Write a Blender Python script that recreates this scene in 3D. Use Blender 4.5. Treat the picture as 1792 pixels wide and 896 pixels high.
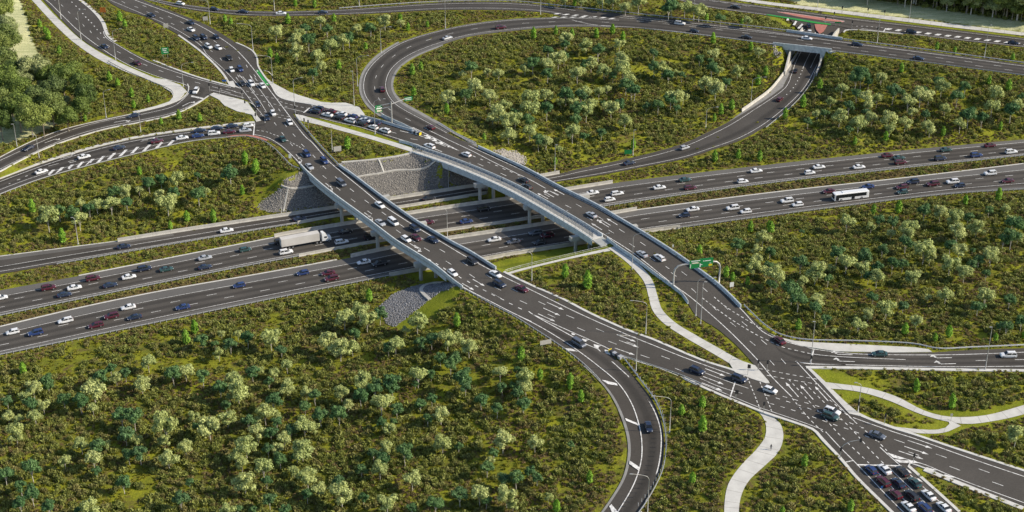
import bpy, bmesh, math, random
import numpy as np
from mathutils import Vector, Matrix
from mathutils.geometry import tessellate_polygon
random.seed(7); RNG = np.random.RandomState(7)
R = math.radians
scene = bpy.context.scene
for o in list(bpy.data.objects): bpy.data.objects.remove(o)
COL = scene.collection
# ---------------------------------------------------------------- camera, world, sun, exposure
W, HH, F = 1792.0, 896.0, 2850.0
TH, CH = R(28.5), 266.0
cam_d = bpy.data.cameras.new("camera"); cam = bpy.data.objects.new("camera", cam_d); COL.objects.link(cam)
cam.location = (0, 0, CH); cam.rotation_euler = (math.pi/2 - TH, 0, 0)
cam_d.sensor_width = 36.0; cam_d.lens = 36.0*F/W; cam_d.clip_end = 20000; cam_d.clip_start = 1.0
scene.camera = cam
scene.render.resolution_x = 1024; scene.render.resolution_y = 512
SUN_EL, SUN_AZ = R(33), Vector((0.995, -0.10, 0)).normalized()   # direction towards the sun on the ground
world = bpy.data.worlds.new("World"); scene.world = world; world.use_nodes = True
wn = world.node_tree.nodes; bg = wn['Background']
sky = wn.new('ShaderNodeTexSky'); sky.sky_type = 'NISHITA'; sky.sun_disc = False
sky.sun_elevation = SUN_EL; sky.sun_rotation = math.atan2(SUN_AZ.x, SUN_AZ.y)
world.node_tree.links.new(sky.outputs[0], bg.inputs[0]); bg.inputs[1].default_value = 0.14
sd = bpy.data.lights.new("sun", 'SUN'); sd.energy = 5.0; sd.angle = R(0.6); sd.color = (1.0, 0.89, 0.72)
sun = bpy.data.objects.new("sun", sd); COL.objects.link(sun)
sv = Vector((SUN_AZ.x*math.cos(SUN_EL), SUN_AZ.y*math.cos(SUN_EL), math.sin(SUN_EL)))
sun.rotation_euler = sv.to_track_quat('Z', 'Y').to_euler(); sun.location = (200, 300, 200)
scene.view_settings.view_transform = 'Standard'; scene.view_settings.look = 'None'
scene.view_settings.exposure = 0.16; scene.view_settings.gamma = 1.0
# ---------------------------------------------------------------- survey: photograph point + height -> place in the world
cT, sT = math.cos(TH), math.sin(TH)
def P(x, y, z=0.0):
    dx = (x - W/2)/F; dy = -(y - HH/2)/F
    d = (dx, dy*sT + cT, dy*cT - sT)
    t = (z - CH)/d[2]
    return Vector((d[0]*t, d[1]*t, z))
def proj(v):
    x, y, z = v[0], v[1], v[2] - CH
    dep = y*cT - z*sT; up = y*sT + z*cT
    return (W/2 + F*x/dep, HH/2 - F*up/dep)
# ---------------------------------------------------------------- tagging helpers
def tag(o, label=None, cat=None, group=None, kind=None):
    if label: o['label'] = label
    if cat: o['category'] = cat
    if group: o['group'] = group
    if kind: o['kind'] = kind
    return o
def link(name, data, parent=None, loc=None, rz=None):
    o = bpy.data.objects.new(name, data); COL.objects.link(o)
    if parent: o.parent = parent
    if loc is not None: o.location = loc
    if rz is not None: o.rotation_euler = (0, 0, rz)
    return o
def empty(name, loc=(0, 0, 0), rz=0.0):
    o = link(name, None, None, loc, rz); o.empty_display_size = 0.5; return o
def mesh(name, vs, fs, mats, mi=None, smooth=False):
    me = bpy.data.meshes.new(name)
    me.from_pydata([tuple(v) for v in vs], [], fs)
    if not isinstance(mats, (list, tuple)): mats = [mats]
    for m in mats: me.materials.append(m)
    if mi is not None: me.polygons.foreach_set('material_index', mi)
    if smooth: me.polygons.foreach_set('use_smooth', [True]*len(me.polygons))
    me.update(); return me
class MB:
    """collects shapes for ONE mesh"""
    def __init__(s): s.v = []; s.f = []; s.m = []
    def add(s, vs, fs, m=0):
        b = len(s.v); s.v += [tuple(v) for v in vs]; s.f += [tuple(i + b for i in f) for f in fs]; s.m += [m]*len(fs); return s
    def box(s, cx, cy, cz, sx, sy, sz, m=0, rz=0, top=1.0):
        c, sn = math.cos(rz), math.sin(rz); vs = []
        for dz in (-.5, .5):
            k = top if dz > 0 else 1.0
            for dx, dy in ((-.5, -.5), (.5, -.5), (.5, .5), (-.5, .5)):
                x, y = dx*sx*k, dy*sy*k
                vs.append((cx + x*c - y*sn, cy + x*sn + y*c, cz + dz*sz))
        return s.add(vs, [(0, 3, 2, 1), (4, 5, 6, 7), (0, 1, 5, 4), (1, 2, 6, 5), (2, 3, 7, 6), (3, 0, 4, 7)], m)
    def tube(s, pts, r, n=8, m=0, cap=True):
        rings = []; pts = [Vector(p) for p in pts]
        if not isinstance(r, (list, tuple)): r = [r]*len(pts)
        for i, p in enumerate(pts):
            t = (pts[min(i+1, len(pts)-1)] - pts[max(i-1, 0)]).normalized()
            a = t.cross(Vector((0, 0, 1)));
            if a.length < 1e-3: a = Vector((1, 0, 0))
            a.normalize(); b = t.cross(a)
            rings.append([p + (a*math.cos(2*math.pi*k/n) + b*math.sin(2*math.pi*k/n))*r[i] for k in range(n)])
        vs = [v for q in rings for v in q]; fs = []
        for i in range(len(rings) - 1):
            for k in range(n):
                fs.append((i*n + k, i*n + (k+1) % n, (i+1)*n + (k+1) % n, (i+1)*n + k))
        if cap: fs += [tuple(range(n)), tuple(range(len(vs)-1, len(vs)-1-n, -1))]
        return s.add(vs, fs, m)
    def mesh(s, name, mats, smooth=False): return mesh(name, s.v, s.f, mats, s.m, smooth)
    def build(s, name, mats, parent=None, loc=None, rz=None, smooth=False):
        return link(name, s.mesh(name, mats, smooth), parent, loc, rz)
# ---------------------------------------------------------------- materials
def mat(name, col, rough=0.7, metal=0.0, spec=0.5, noise=None, bump=None, col2=None, trans=0.0, coat=0.0):
    """col2 + noise=(scale, detail, lo, hi): mottled colour; bump=(scale, strength)"""
    m = bpy.data.materials.new(name); m.use_nodes = True; nt = m.node_tree; N = nt.nodes; b = N['Principled BSDF']
    b.inputs['Roughness'].default_value = rough; b.inputs['Metallic'].default_value = metal
    b.inputs['Specular IOR Level'].default_value = spec; b.inputs['Base Color'].default_value = (*col, 1)
    if coat: b.inputs['Coat Weight'].default_value = coat
    geo = N.new('ShaderNodeNewGeometry')
    if col2:
        tx = N.new('ShaderNodeTexNoise'); tx.inputs['Scale'].default_value = noise[0]; tx.inputs['Detail'].default_value = noise[1]
        nt.links.new(geo.outputs['Position'], tx.inputs['Vector'])
        rp = N.new('ShaderNodeValToRGB'); e = rp.color_ramp.elements
        e[0].position = noise[2]; e[1].position = noise[3]; e[0].color = (*col, 1); e[1].color = (*col2, 1)
        nt.links.new(tx.outputs['Fac'], rp.inputs[0]); nt.links.new(rp.outputs[0], b.inputs['Base Color'])
    if bump:
        t2 = N.new('ShaderNodeTexNoise'); t2.inputs['Scale'].default_value = bump[0]; t2.inputs['Detail'].default_value = 4
        nt.links.new(geo.outputs['Position'], t2.inputs['Vector'])
        bp = N.new('ShaderNodeBump'); bp.inputs['Strength'].default_value = bump[1]; bp.inputs['Distance'].default_value = 0.05
        nt.links.new(t2.outputs['Fac'], bp.inputs['Height']); nt.links.new(bp.outputs[0], b.inputs['Normal'])
    return m
def asphalt(name, base, base2, wear=True):
    m = bpy.data.materials.new(name); m.use_nodes = True; nt = m.node_tree; N = nt.nodes; L = nt.links; b = N['Principled BSDF']
    b.inputs['Roughness'].default_value = 0.85; b.inputs['Specular IOR Level'].default_value = 0.25
    geo = N.new('ShaderNodeNewGeometry')
    n1 = N.new('ShaderNodeTexNoise'); n1.inputs['Scale'].default_value = 0.045; n1.inputs['Detail'].default_value = 6; n1.inputs['Roughness'].default_value = 0.65
    n2 = N.new('ShaderNodeTexNoise'); n2.inputs['Scale'].default_value = 3.0; n2.inputs['Detail'].default_value = 5
    L.new(geo.outputs['Position'], n1.inputs['Vector']); L.new(geo.outputs['Position'], n2.inputs['Vector'])
    rp = N.new('ShaderNodeValToRGB'); e = rp.color_ramp.elements; e[0].position = 0.3; e[1].position = 0.7
    e[0].color = (*base, 1); e[1].color = (*base2, 1); L.new(n1.outputs['Fac'], rp.inputs[0])
    mx = N.new('ShaderNodeMix'); mx.data_type = 'RGBA'; mx.blend_type = 'MULTIPLY'; mx.inputs[0].default_value = 1.0
    L.new(rp.outputs[0], mx.inputs[6])
    r2 = N.new('ShaderNodeMapRange'); r2.inputs[1].default_value = .3; r2.inputs[2].default_value = .7; r2.inputs[3].default_value = .86; r2.inputs[4].default_value = 1.14
    L.new(n2.outputs['Fac'], r2.inputs[0]); L.new(r2.outputs[0], mx.inputs[7])
    out = mx.outputs[2]
    if wear:
        at = N.new('ShaderNodeAttribute'); at.attribute_name = 'lane'
        fr = N.new('ShaderNodeMath'); fr.operation = 'FRACT'; L.new(at.outputs['Fac'], fr.inputs[0])
        s1 = N.new('ShaderNodeMath'); s1.operation = 'SUBTRACT'; s1.inputs[1].default_value = .5; L.new(fr.outputs[0], s1.inputs[0])
        ab = N.new('ShaderNodeMath'); ab.operation = 'ABSOLUTE'; L.new(s1.outputs[0], ab.inputs[0])
        mr = N.new('ShaderNodeMapRange'); mr.interpolation_type = 'SMOOTHSTEP'
        mr.inputs[1].default_value = .08; mr.inputs[2].default_value = .38; mr.inputs[3].default_value = .68; mr.inputs[4].default_value = 1.03
        L.new(ab.outputs[0], mr.inputs[0])
        m2 = N.new('ShaderNodeMix'); m2.data_type = 'RGBA'; m2.blend_type = 'MULTIPLY'; m2.inputs[0].default_value = 1.0
        L.new(out, m2.inputs[6]); L.new(mr.outputs[0], m2.inputs[7]); out = m2.outputs[2]
    L.new(out, b.inputs['Base Color'])
    return m
def leaf(name, cols, trans=0.25, rough=0.55, nscale=0.15):
    """foliage: colour varies per object instance, per leaf and over the ground"""
    m = bpy.data.materials.new(name); m.use_nodes = True; nt = m.node_tree; N = nt.nodes; L = nt.links; b = N['Principled BSDF']
    b.inputs['Roughness'].default_value = rough; b.inputs['Specular IOR Level'].default_value = 0.2
    oi = N.new('ShaderNodeObjectInfo'); geo = N.new('ShaderNodeNewGeometry')
    rp = N.new('ShaderNodeValToRGB'); el = rp.color_ramp.elements
    while len(el) < len(cols): el.new(0.5)
    for i, c in enumerate(cols): el[i].position = i/(len(cols)-1); el[i].color = (*c, 1)
    L.new(oi.outputs['Random'], rp.inputs[0])
    mr = N.new('ShaderNodeMapRange'); mr.inputs[3].default_value = .62; mr.inputs[4].default_value = 1.38
    L.new(geo.outputs['Random Per Island'], mr.inputs[0])
    mx = N.new('ShaderNodeMix'); mx.data_type = 'RGBA'; mx.blend_type = 'MULTIPLY'; mx.inputs[0].default_value = 1
    L.new(rp.outputs[0], mx.inputs[6]); L.new(mr.outputs[0], mx.inputs[7]); L.new(mx.outputs[2], b.inputs['Base Color'])
    if trans:
        tr = N.new('ShaderNodeBsdfTranslucent'); L.new(mx.outputs[2], tr.inputs[0])
        ms = N.new('ShaderNodeMixShader'); ms.inputs[0].default_value = trans
        L.new(b.outputs[0], ms.inputs[1]); L.new(tr.outputs[0], ms.inputs[2]); L.new(ms.outputs[0], N['Material Output'].inputs[0])
    return m
M = {}
M['asph'] = asphalt('asphalt', (.052, .047, .041), (.084, .076, .067))
M['asphM'] = asphalt('asphalt_motorway', (.062, .056, .049), (.092, .083, .073))
M['shoulder'] = asphalt('asphalt_shoulder', (.105, .100, .094), (.14, .134, .125), False)
M['asph_old'] = asphalt('asphalt_plain', (.060, .053, .045), (.080, .071, .061), False)
M['verge'] = mat('verge_concrete', (.20, .195, .185), .9, noise=(.5, 5, .3, .7), col2=(.27, .265, .25))
M['white'] = mat('road_paint_white', (.40, .39, .37), .6, noise=(1.3, 6, .36, .52), col2=(.76, .75, .72))
M['cream'] = mat('worn_paint', (.66, .60, .45), .6)
M['red_pave'] = mat('red_surfacing', (.36, .13, .10), .85, noise=(1.2, 5, .3, .7), col2=(.46, .19, .15))
M['green_pave'] = mat('green_bike_surfacing', (.015, .22, .035), .7, noise=(1.2, 5, .3, .7), col2=(.03, .30, .05))
M['conc'] = mat('pale_path_concrete', (.47, .46, .43), .85, noise=(.35, 6, .3, .7), col2=(.60, .59, .55), bump=(2, .2))
M['joint'] = mat('path_joint', (.36, .345, .31), .9)
M['kerb'] = mat('kerb_concrete', (.50, .49, .46), .8, noise=(.8, 5, .3, .7), col2=(.63, .62, .58))
M['wall'] = mat('barrier_concrete', (.40, .385, .35), .85, noise=(.6, 6, .3, .7), col2=(.54, .52, .47), bump=(1.5, .3))
M['parapet'] = mat('precast_parapet', (.40, .44, .46), .8, noise=(1.1, 7, .35, .65), col2=(.56, .61, .63), bump=(2, .3))
M['girder'] = mat('girder_concrete', (.30, .31, .30), .85, noise=(.4, 6, .3, .7), col2=(.40, .41, .39))
M['pier'] = mat('pier_concrete', (.34, .335, .31), .85, noise=(.5, 6, .3, .7), col2=(.45, .44, .41))
M['steel'] = mat('galvanised_steel', (.42, .43, .45), .5, .35, noise=(3, 4, .3, .7), col2=(.56, .57, .58))
M['pole'] = mat('light_pole_steel', (.36, .36, .35), .5, .3, noise=(1, 4, .3, .7), col2=(.46, .46, .44))
M['trailerwhite'] = mat('trailer_panels', (.50, .475, .44), .6, noise=(.3, 5, .3, .7), col2=(.60, .575, .54))
M['darksteel'] = mat('dark_steel', (.06, .06, .065), .5, .3)
M['signgreen'] = mat('sign_green', (.010, .20, .055), .5)
M['signwhite'] = mat('sign_white', (.80, .80, .78), .5)
M['signback'] = mat('sign_back', (.50, .48, .44), .6, .2)
M['signyellow'] = mat('sign_yellow', (.70, .55, .02), .5)
M['signorange'] = mat('sign_orange', (.80, .22, .03), .55)
M['signblue'] = mat('sign_blue', (.02, .12, .4), .5)
M['rubber'] = mat('tyre_rubber', (.015, .015, .016), .85)
M['rim'] = mat('wheel_rim', (.45, .46, .48), .35, .7)
M['glass'] = mat('car_glass', (.012, .015, .018), .14, 0, .5)
M['lamp'] = mat('headlight_lens', (.75, .78, .80), .15)
M['tail'] = mat('taillight_lens', (.35, .01, .01), .2)
M['blacktrim'] = mat('black_trim', (.02, .02, .022), .6)
M['skin'] = mat('skin', (.42, .24, .16), .6)
M['cloth_dark'] = mat('dark_clothing', (.025, .03, .05), .9)
M['cloth_jean'] = mat('denim', (.05, .07, .13), .9)
M['hair'] = mat('dark_hair', (.02, .014, .01), .7)
PAINT = {'W': ('white', (.74, .75, .76)), 'S': ('silver', (.42, .44, .47)), 'K': ('black', (.022, .022, .026)), 'B': ('blue', (.022, .045, .15)),
         'N': ('dark navy', (.018, .028, .060)), 'R': ('maroon', (.085, .012, .024)), 'G': ('dark green', (.03, .075, .072)), 'Y': ('grey', (.12, .135, .17))}
for k, (n, c) in PAINT.items():
    M['paint'+k] = mat('car_paint_'+n.replace(' ', '_'), c, .32, .15 if k in 'SY' else 0, .5, coat=.6)
# ---------------------------------------------------------------- curves and road ribbons
def smooth(pts, step):
    """smooth curve through 3-D points, resampled every `step` metres"""
    p = np.array([tuple(q) for q in pts], float)
    if len(p) == 2:
        n = max(2, int(np.linalg.norm(p[1]-p[0])/step) + 1); return p[0] + (p[1]-p[0])*np.linspace(0, 1, n)[:, None]
    t = np.concatenate([[0], np.cumsum(np.linalg.norm(np.diff(p, axis=0), axis=1)**.5)])
    h = np.diff(t)[:, None]; d = np.diff(p, axis=0)/h
    m = np.zeros_like(p); m[1:-1] = (d[:-1]*h[1:] + d[1:]*h[:-1])/(h[1:] + h[:-1]); m[0] = d[0]*1.5 - m[1]*.5; m[-1] = d[-1]*1.5 - m[-2]*.5
    out = []
    for i in range(len(p)-1):
        s = np.linspace(0, 1, 24, endpoint=False)[:, None]
        out.append((2*s**3-3*s**2+1)*p[i] + (s**3-2*s**2+s)*h[i]*m[i] + (-2*s**3+3*s**2)*p[i+1] + (s**3-s**2)*h[i]*m[i+1])
    q = np.concatenate(out + [p[-1:]]); return resamp(q, step)
def resamp(q, step=None, n=None):
    l = np.concatenate([[0], np.cumsum(np.linalg.norm(np.diff(q, axis=0), axis=1))])
    if n is None: n = max(2, int(round(l[-1]/step)) + 1)
    s = np.linspace(0, l[-1], n); return np.stack([np.interp(s, l, q[:, k]) for k in range(3)], 1)
def sidev(q):
    """unit vector to the right of the path, on the ground"""
    t = np.gradient(q, axis=0); n = np.stack([t[:, 1], -t[:, 0], 0*t[:, 0]], 1); return n/np.maximum(np.linalg.norm(n, axis=1), 1e-9)[:, None]
RIBS = {}; CONS = []      # terrain constraints: arrays of x, y, z
MASK = []                 # xy samples where nothing grows: (array, radius)
ORD = [0]
class Rib:
    def __init__(s, name, L, Rr, z=0.0, mat='asph', lanes=None, cols=None, step=2.5, margin=1.0, skip=(), kind='structure', drop=.14, mk=True, hard=True):
        g = lambda q: P(q[0], q[1], q[2] if len(q) > 2 else z)
        s.name = name; s.A = smooth([g(q) for q in L], step); B = smooth([g(q) for q in Rr], step/4.0)
        if lanes is not False:
            idx = []; last = 0
            for i, a in enumerate(s.A):
                w = B[last:last+400]; d = np.linalg.norm((w - a)[:, :2], axis=1) + 0.0006*np.arange(len(w)); k = last + int(np.argmin(d)); idx.append(k); last = k
            idx = np.array(idx, float); idx[0] = min(idx[0], 8) if idx[0] < 8 else idx[0]; idx[-1] = max(idx[-1], 0)
            k = 5; pad = np.concatenate([np.full(k, idx[0]), idx, np.full(k, idx[-1])]); ii = np.convolve(pad, np.ones(2*k+1)/(2*k+1), 'valid')
            ii[0] = idx[0]; ii[-1] = idx[-1]
            s.B = np.stack([np.interp(ii, np.arange(len(B)), B[:, c]) for c in range(3)], 1)
        else: s.B = resamp(B, n=len(s.A))
        s.mid = (s.A + s.B)/2; s.n = len(s.A)
        s.arc = np.concatenate([[0], np.cumsum(np.linalg.norm(np.diff(s.mid, axis=0), axis=1))])
        ORD[0] += 1; s.dz = 0.003*(ORD[0] % 12) ; RIBS[name] = s; s.lanes = lanes or None
        if hard:
            keep = np.ones(s.n, bool)
            for a, b in skip:
                ia, ib = sorted((s.near(*a), s.near(*b))); keep[ia:ib+1] = False
            s.keep = keep; wd = np.linalg.norm(s.B - s.A, axis=1)
            m_ = np.linspace(0, s.n-1, s.n*4); up = lambda a: np.stack([np.interp(m_, np.arange(s.n), a[:, c]) for c in range(3)], 1)
            A4, B4 = up(s.A), up(s.B); w4 = np.linalg.norm(B4 - A4, axis=1); k4 = keep[np.round(m_).astype(int)]
            for e in np.arange(-margin, wd.max() + margin + .5, .6):
                u = np.where(w4 > .01, e/np.maximum(w4, .01), 0); q = A4 + (B4 - A4)*u[:, None]
                ok = k4 & (e <= w4 + margin); CONS.append(np.stack([q[ok, 0], q[ok, 1], q[ok, 2] - drop], 1))
                if e >= -.4: MASK.append(q[(e <= w4 + .4)][:, :2])
        if mk: s.obj = s.strip(0, 1, mat, 0, kind=kind)
    def near(s, x, y, z=None):
        q = P(x, y, s.mid[:, 2].mean() if z is None else z)
        for _ in range(3):
            i = int(np.argmin(np.linalg.norm(s.mid[:, :2] - np.array(q[:2]), axis=1))); q = P(x, y, s.mid[i, 2])
        return i
    def on(s, x, y):
        i = s.near(x, y); return P(x, y, s.mid[i, 2])
    def head(s, x, y):
        i = s.near(x, y); a = s.mid[max(i-2, 0)]; b = s.mid[min(i+2, s.n-1)]; return math.atan2(b[1]-a[1], b[0]-a[0])
    def edge(s, u, i0=0, i1=None, dz=0.0):
        q = s.A + (s.B - s.A)*u; q = q[i0:(i1 + 1 if i1 is not None else None)].copy(); q[:, 2] += dz; return q
    def strip(s, u0, u1, m, dz, name=None, parent=None, i0=0, i1=None, kind=None):
        i1 = s.n - 1 if i1 is None else i1
        us = {u0, u1}
        lan = s.lanes or [(0, 0), (1, 0)]
        for u, _ in lan:
            if u0 < u < u1: us.add(u)
        us = sorted(us); cols = []
        for a, b in zip(us[:-1], us[1:]):
            k = 3 if s.lanes else 2; cols += [a + (b-a)*j/k for j in range(k)]
        cols.append(us[-1]); nc = len(cols)
        lv = np.interp(cols, [q[0] for q in lan], [q[1] for q in lan])
        vs = []; att = []
        for i in range(i0, i1+1):
            for c, lc in zip(cols, lv):
                v = s.A[i] + (s.B[i] - s.A[i])*c; vs.append((v[0], v[1], v[2] + s.dz + dz)); att.append(lc)
        fs = []; n = i1 - i0 + 1
        v0 = np.array(vs[0]); cr = np.cross(np.array(vs[1]) - v0, np.array(vs[nc]) - v0)[2]
        for i in range(n-1):
            for j in range(nc-1):
                f = (i*nc+j, i*nc+j+1, (i+1)*nc+j+1, (i+1)*nc+j); fs.append(f if cr > 0 else f[::-1])
        me = mesh(name or s.name, vs, fs, M[m]); a = me.attributes.new('lane', 'FLOAT', 'POINT'); a.data.foreach_set('value', att)
        o = link(name or s.name, me, parent)
        if kind: o['kind'] = kind
        return o
    # --- paint
    def path_u(s, u, a=None, b=None):
        i0 = 0 if a is None else s.near(*a); i1 = s.n-1 if b is None else s.near(*b)
        if i0 > i1: i0, i1 = i1, i0
        uu = np.interp(np.arange(i0, i1+1), [i0, i1] if not isinstance(u, (list, tuple)) else np.linspace(i0, i1, len(u)), [u, u] if not isinstance(u, (list, tuple)) else list(u))
        return s.A[i0:i1+1] + (s.B[i0:i1+1] - s.A[i0:i1+1])*uu[:, None]
    def path_px(s, pts, step=1.5): return smooth([s.on(x, y) for x, y in pts], step)
def strip_into(mb, q, w, dz, dash=None, start=0.0, m=0):
    """a painted line along path q, width w; dash = (length, period)"""
    segs = [q]
    if dash:
        l = np.concatenate([[0], np.cumsum(np.linalg.norm(np.diff(q, axis=0), axis=1))]); segs = []; a = start
        while a < l[-1] - .3:
            ss = np.linspace(a, min(a + dash[0], l[-1]), 3); segs.append(np.stack([np.interp(ss, l, q[:, k]) for k in range(3)], 1)); a += dash[1]
    for g in segs:
        n = sidev(g); l = g - n*w/2; r = g + n*w/2; vs = []
        for i in range(len(g)): vs += [(l[i, 0], l[i, 1], l[i, 2] + dz), (r[i, 0], r[i, 1], r[i, 2] + dz)]
        mb.add(vs, [(2*i, 2*i+1, 2*i+3, 2*i+2) for i in range(len(g)-1)], m)
PAINTB = {}
def pmb(road, name): return PAINTB.setdefault((road, name), MB())
DZ = 0.06
def line(road, u, w=.19, dash=None, a=None, b=None, start=0.0, name='edge_line'):
    r = RIBS[road]; q = resamp(r.path_u(u, a, b), 2.0); strip_into(pmb(road, 'lane_line' if dash else name), q, w, DZ, dash, start)
def pline(road, pts, w=.19, dash=None, start=0.0, name='edge_line', dz=0):
    q = RIBS[road].path_px(pts); strip_into(pmb(road, 'lane_line' if dash else name), q, w, DZ + dz, dash, start)
def seg(road, pts, ln=3.0, w=.2, name='lane_line', flip=1):
    """single painted dashes centred on photograph points, along the road"""
    r = RIBS[road]; mb = pmb(road, name)
    for x, y in pts:
        c = np.array(r.on(x, y)); h = r.head(x, y); d = np.array([math.cos(h), math.sin(h), 0])*ln/2
        strip_into(mb, np.stack([c-d, c+d]), w, DZ)
def quad(road, pts, name='hatching', dz=0):
    r = RIBS[road]; vs = [r.on(x, y) + Vector((0, 0, DZ + .002 + dz)) for x, y in pts]
    poly_into(pmb(road, name), vs)
def poly_into(mb, vs, m=0):
    tris = tessellate_polygon([[Vector((v[0], v[1], 0)) for v in vs]]); fs = []
    for t in tris:
        a, b, c = [Vector(vs[k]) for k in t]
        fs.append(tuple(t) if (b-a).cross(c-a).z > 0 else tuple(t)[::-1])
    mb.add(vs, fs, m)
def arrow(road, x, y, head=0, ln=6.0, flip=1, hd=None):
    """lane arrow: 0 straight, -1 / +1 bent to one side"""
    r = RIBS[road]; c = r.on(x, y); h = (r.head(x, y) if hd is None else hd) + (0 if flip > 0 else math.pi)
    co, si = math.cos(h), math.sin(h)
    T = lambda a, b: (c.x + a*co - b*si, c.y + a*si + b*co, c.z + DZ + .003)
    mb = pmb(road, 'lane_arrow'); L2 = ln/2
    if head == 0:
        mb.add([T(-L2, -.14), T(L2-1.8, -.14), T(L2-1.8, .14), T(-L2, .14)], [(0, 1, 2, 3)])
        mb.add([T(L2-1.8, -.55), T(L2, 0), T(L2-1.8, .55)], [(0, 1, 2)])
    else:
        k = head
        mb.add([T(-L2, -.14), T(L2-1.5, -.14), T(L2-1.5, .14), T(-L2, .14)], [(0, 1, 2, 3)])
        mb.add([T(L2-1.6, .14*k), T(L2-1.2, .14*k), T(L2-.4, 1.0*k), T(L2-1.0, 1.0*k)], [(0, 1, 2, 3) if k < 0 else (0, 1, 2, 3)])
        mb.add([T(L2-1.7, .8*k), T(L2+.3, .8*k), T(L2-.7, 1.9*k)], [(0, 1, 2)])
def sweep(mb, q, prof, m=0, closed=True, caps=True, n=None):
    """profile [(lateral, up)] carried along path q (n = lateral unit vectors)"""
    n = sidev(q) if n is None else n; k = len(prof); vs = []
    for i in range(len(q)):
        for a, b in prof: vs.append((q[i, 0] + n[i, 0]*a, q[i, 1] + n[i, 1]*a, q[i, 2] + b))
    fs = []
    for i in range(len(q)-1):
        for j in range(k if closed else k-1): fs.append((i*k+j, i*k+(j+1) % k, (i+1)*k+(j+1) % k, (i+1)*k+j))
    if caps and closed: fs += [tuple(range(k))[::-1], tuple((len(q)-1)*k + j for j in range(k))]
    mb.add(vs, fs, m)
def fix(o):
    bm = bmesh.new(); bm.from_mesh(o.data); bmesh.ops.recalc_face_normals(bm, faces=bm.faces); bm.to_mesh(o.data); bm.free(); return o
def pxpath(pts, z=0.0, step=2.5):
    return smooth([P(q[0], q[1], q[2] if len(q) > 2 else z) for q in pts], step)
def surface(name, pts, z, m, dz=0.0, drop=.14, mask=True, kind='structure', cons=True, rim=0.0):
    """flat paved area from its outline"""
    vs = [P(q[0], q[1], q[2] if len(q) > 2 else z) for q in pts]
    if cons or mask:
        xs = np.array([(v.x, v.y) for v in vs]); x0, y0 = xs.min(0); x1, y1 = xs.max(0)
        gx, gy = np.meshgrid(np.arange(x0, x1+.7, .7), np.arange(y0, y1+.7, .7)); q = np.stack([gx.ravel(), gy.ravel()], 1)
        ins = inpoly(q, xs); q = q[ins]; zz = np.mean([v.z for v in vs])
        if len({round(v.z, 2) for v in vs}) > 1:
            A = np.c_[xs, np.ones(len(xs))]; co, *_ = np.linalg.lstsq(A, np.array([v.z for v in vs]), rcond=None); zz = q[:, 0]*co[0] + q[:, 1]*co[1] + co[2]
        if cons: CONS.append(np.c_[q, np.zeros(len(q)) + zz - drop])
        if mask: MASK.append(q)
    mb = MB(); poly_into(mb, [Vector((v.x, v.y, v.z + dz)) for v in vs])
    if dz > .08:   # a raised slab gets its sides
        n = len(vs); top = [(v.x, v.y, v.z + dz - .002) for v in vs]; bot = [(v.x, v.y, v.z - .1) for v in vs]
        mb.add(top + bot, [(i, (i+1) % n, n + (i+1) % n, n + i) for i in range(n)])
    o = mb.build(name, M[m])
    if kind: o['kind'] = kind
    return o
def inpoly(q, poly):
    x, y = q[:, 0], q[:, 1]; ins = np.zeros(len(q), bool); n = len(poly); j = n-1
    for i in range(n):
        xi, yi = poly[i]; xj, yj = poly[j]
        c = ((yi > y) != (yj > y)) & (x < (xj-xi)*(y-yi)/((yj-yi) or 1e-12) + xi); ins ^= c; j = i
    return ins
ZU = 9.5
# ================================================================ ROADS
lan3 = [(0, 0), (.24, 0), (.45, 1), (.66, 2), (.87, 3), (1, 3)]
Rib('motorway_near_carriageway', [(-60,586),(0,572.3),(140.6,539),(283.8,509.5),(450,480.6),(613.7,450.8),(689,435),(792,418.6),(896,403.2),(971,391),(1077,374.5),(1114.5,368),(1346,338),(1593,310.6),(1792,286.8),(1870,277)],
    [(-60,633),(0,621.3),(218.5,576),(450,528.4),(654,488.2),(735,472.5),(800,464),(896,446),(1021,426),(1137,405.5),(1190,399),(1346,378),(1593,347),(1678,338.5),(1792,331.5),(1870,327)], 0, 'asphM', lanes=lan3, margin=1.4)
Rib('motorway_far_carriageway', [(-60,521),(0,508.3),(138,483),(314,448.5),(491,413.5),(624,391),(717,375.5),(898,348.5),(1004,332),(1073,320.7),(1346,288),(1593,262),(1792,244),(1870,237)],
    [(-60,566),(0,552.5),(225,506.5),(450,462),(523,448.5),(656,424),(767,406),(898,387.5),(1050,362.5),(1180,343),(1346,320.7),(1593,293),(1792,272),(1870,263)], 0, 'asphM', lanes=lan3, margin=1.4)
Rib('collector_ramp_road', [(-60,458),(0,449),(206,422.4),(450,386),(588.6,365),(679,351),(829.7,327.5),(918,315),(980,304),(1004,297.5),(1071.8,283.5),(1147,266,.2),(1197.4,250.5,.6),(1240,231,1.0),(1272.7,215,1.4),(1310,193,1.8),(1346,170.5,2.2),(1369.6,153,2.4),(1381,130,2.4),(1388,108,2.4),(1400,85,2.8),(1409,66,4),(1412,50,5.6),(1405,42,6.6)],
    [(-60,487),(0,479.4),(100.5,462),(175.8,449),(450,402.5),(520.8,391),(598.7,377),(699,363.5),(854.8,338),(973.8,318.5),(1046.7,307),(1122,293,.2),(1197.4,278,.6),(1247.6,262,1.0),(1297.8,244.5,1.4),(1346,217,2),(1392,177,2.3),(1417.3,146,2.4),(1432.4,118,2.4),(1442.4,97,2.6),(1455,72,4),(1466,56,5.8),(1474,49,6.8)], 0, 'asph',
    lanes=[(0, 0), (.45, 0), (.85, 1), (1, 1)], margin=1.2)
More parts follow.
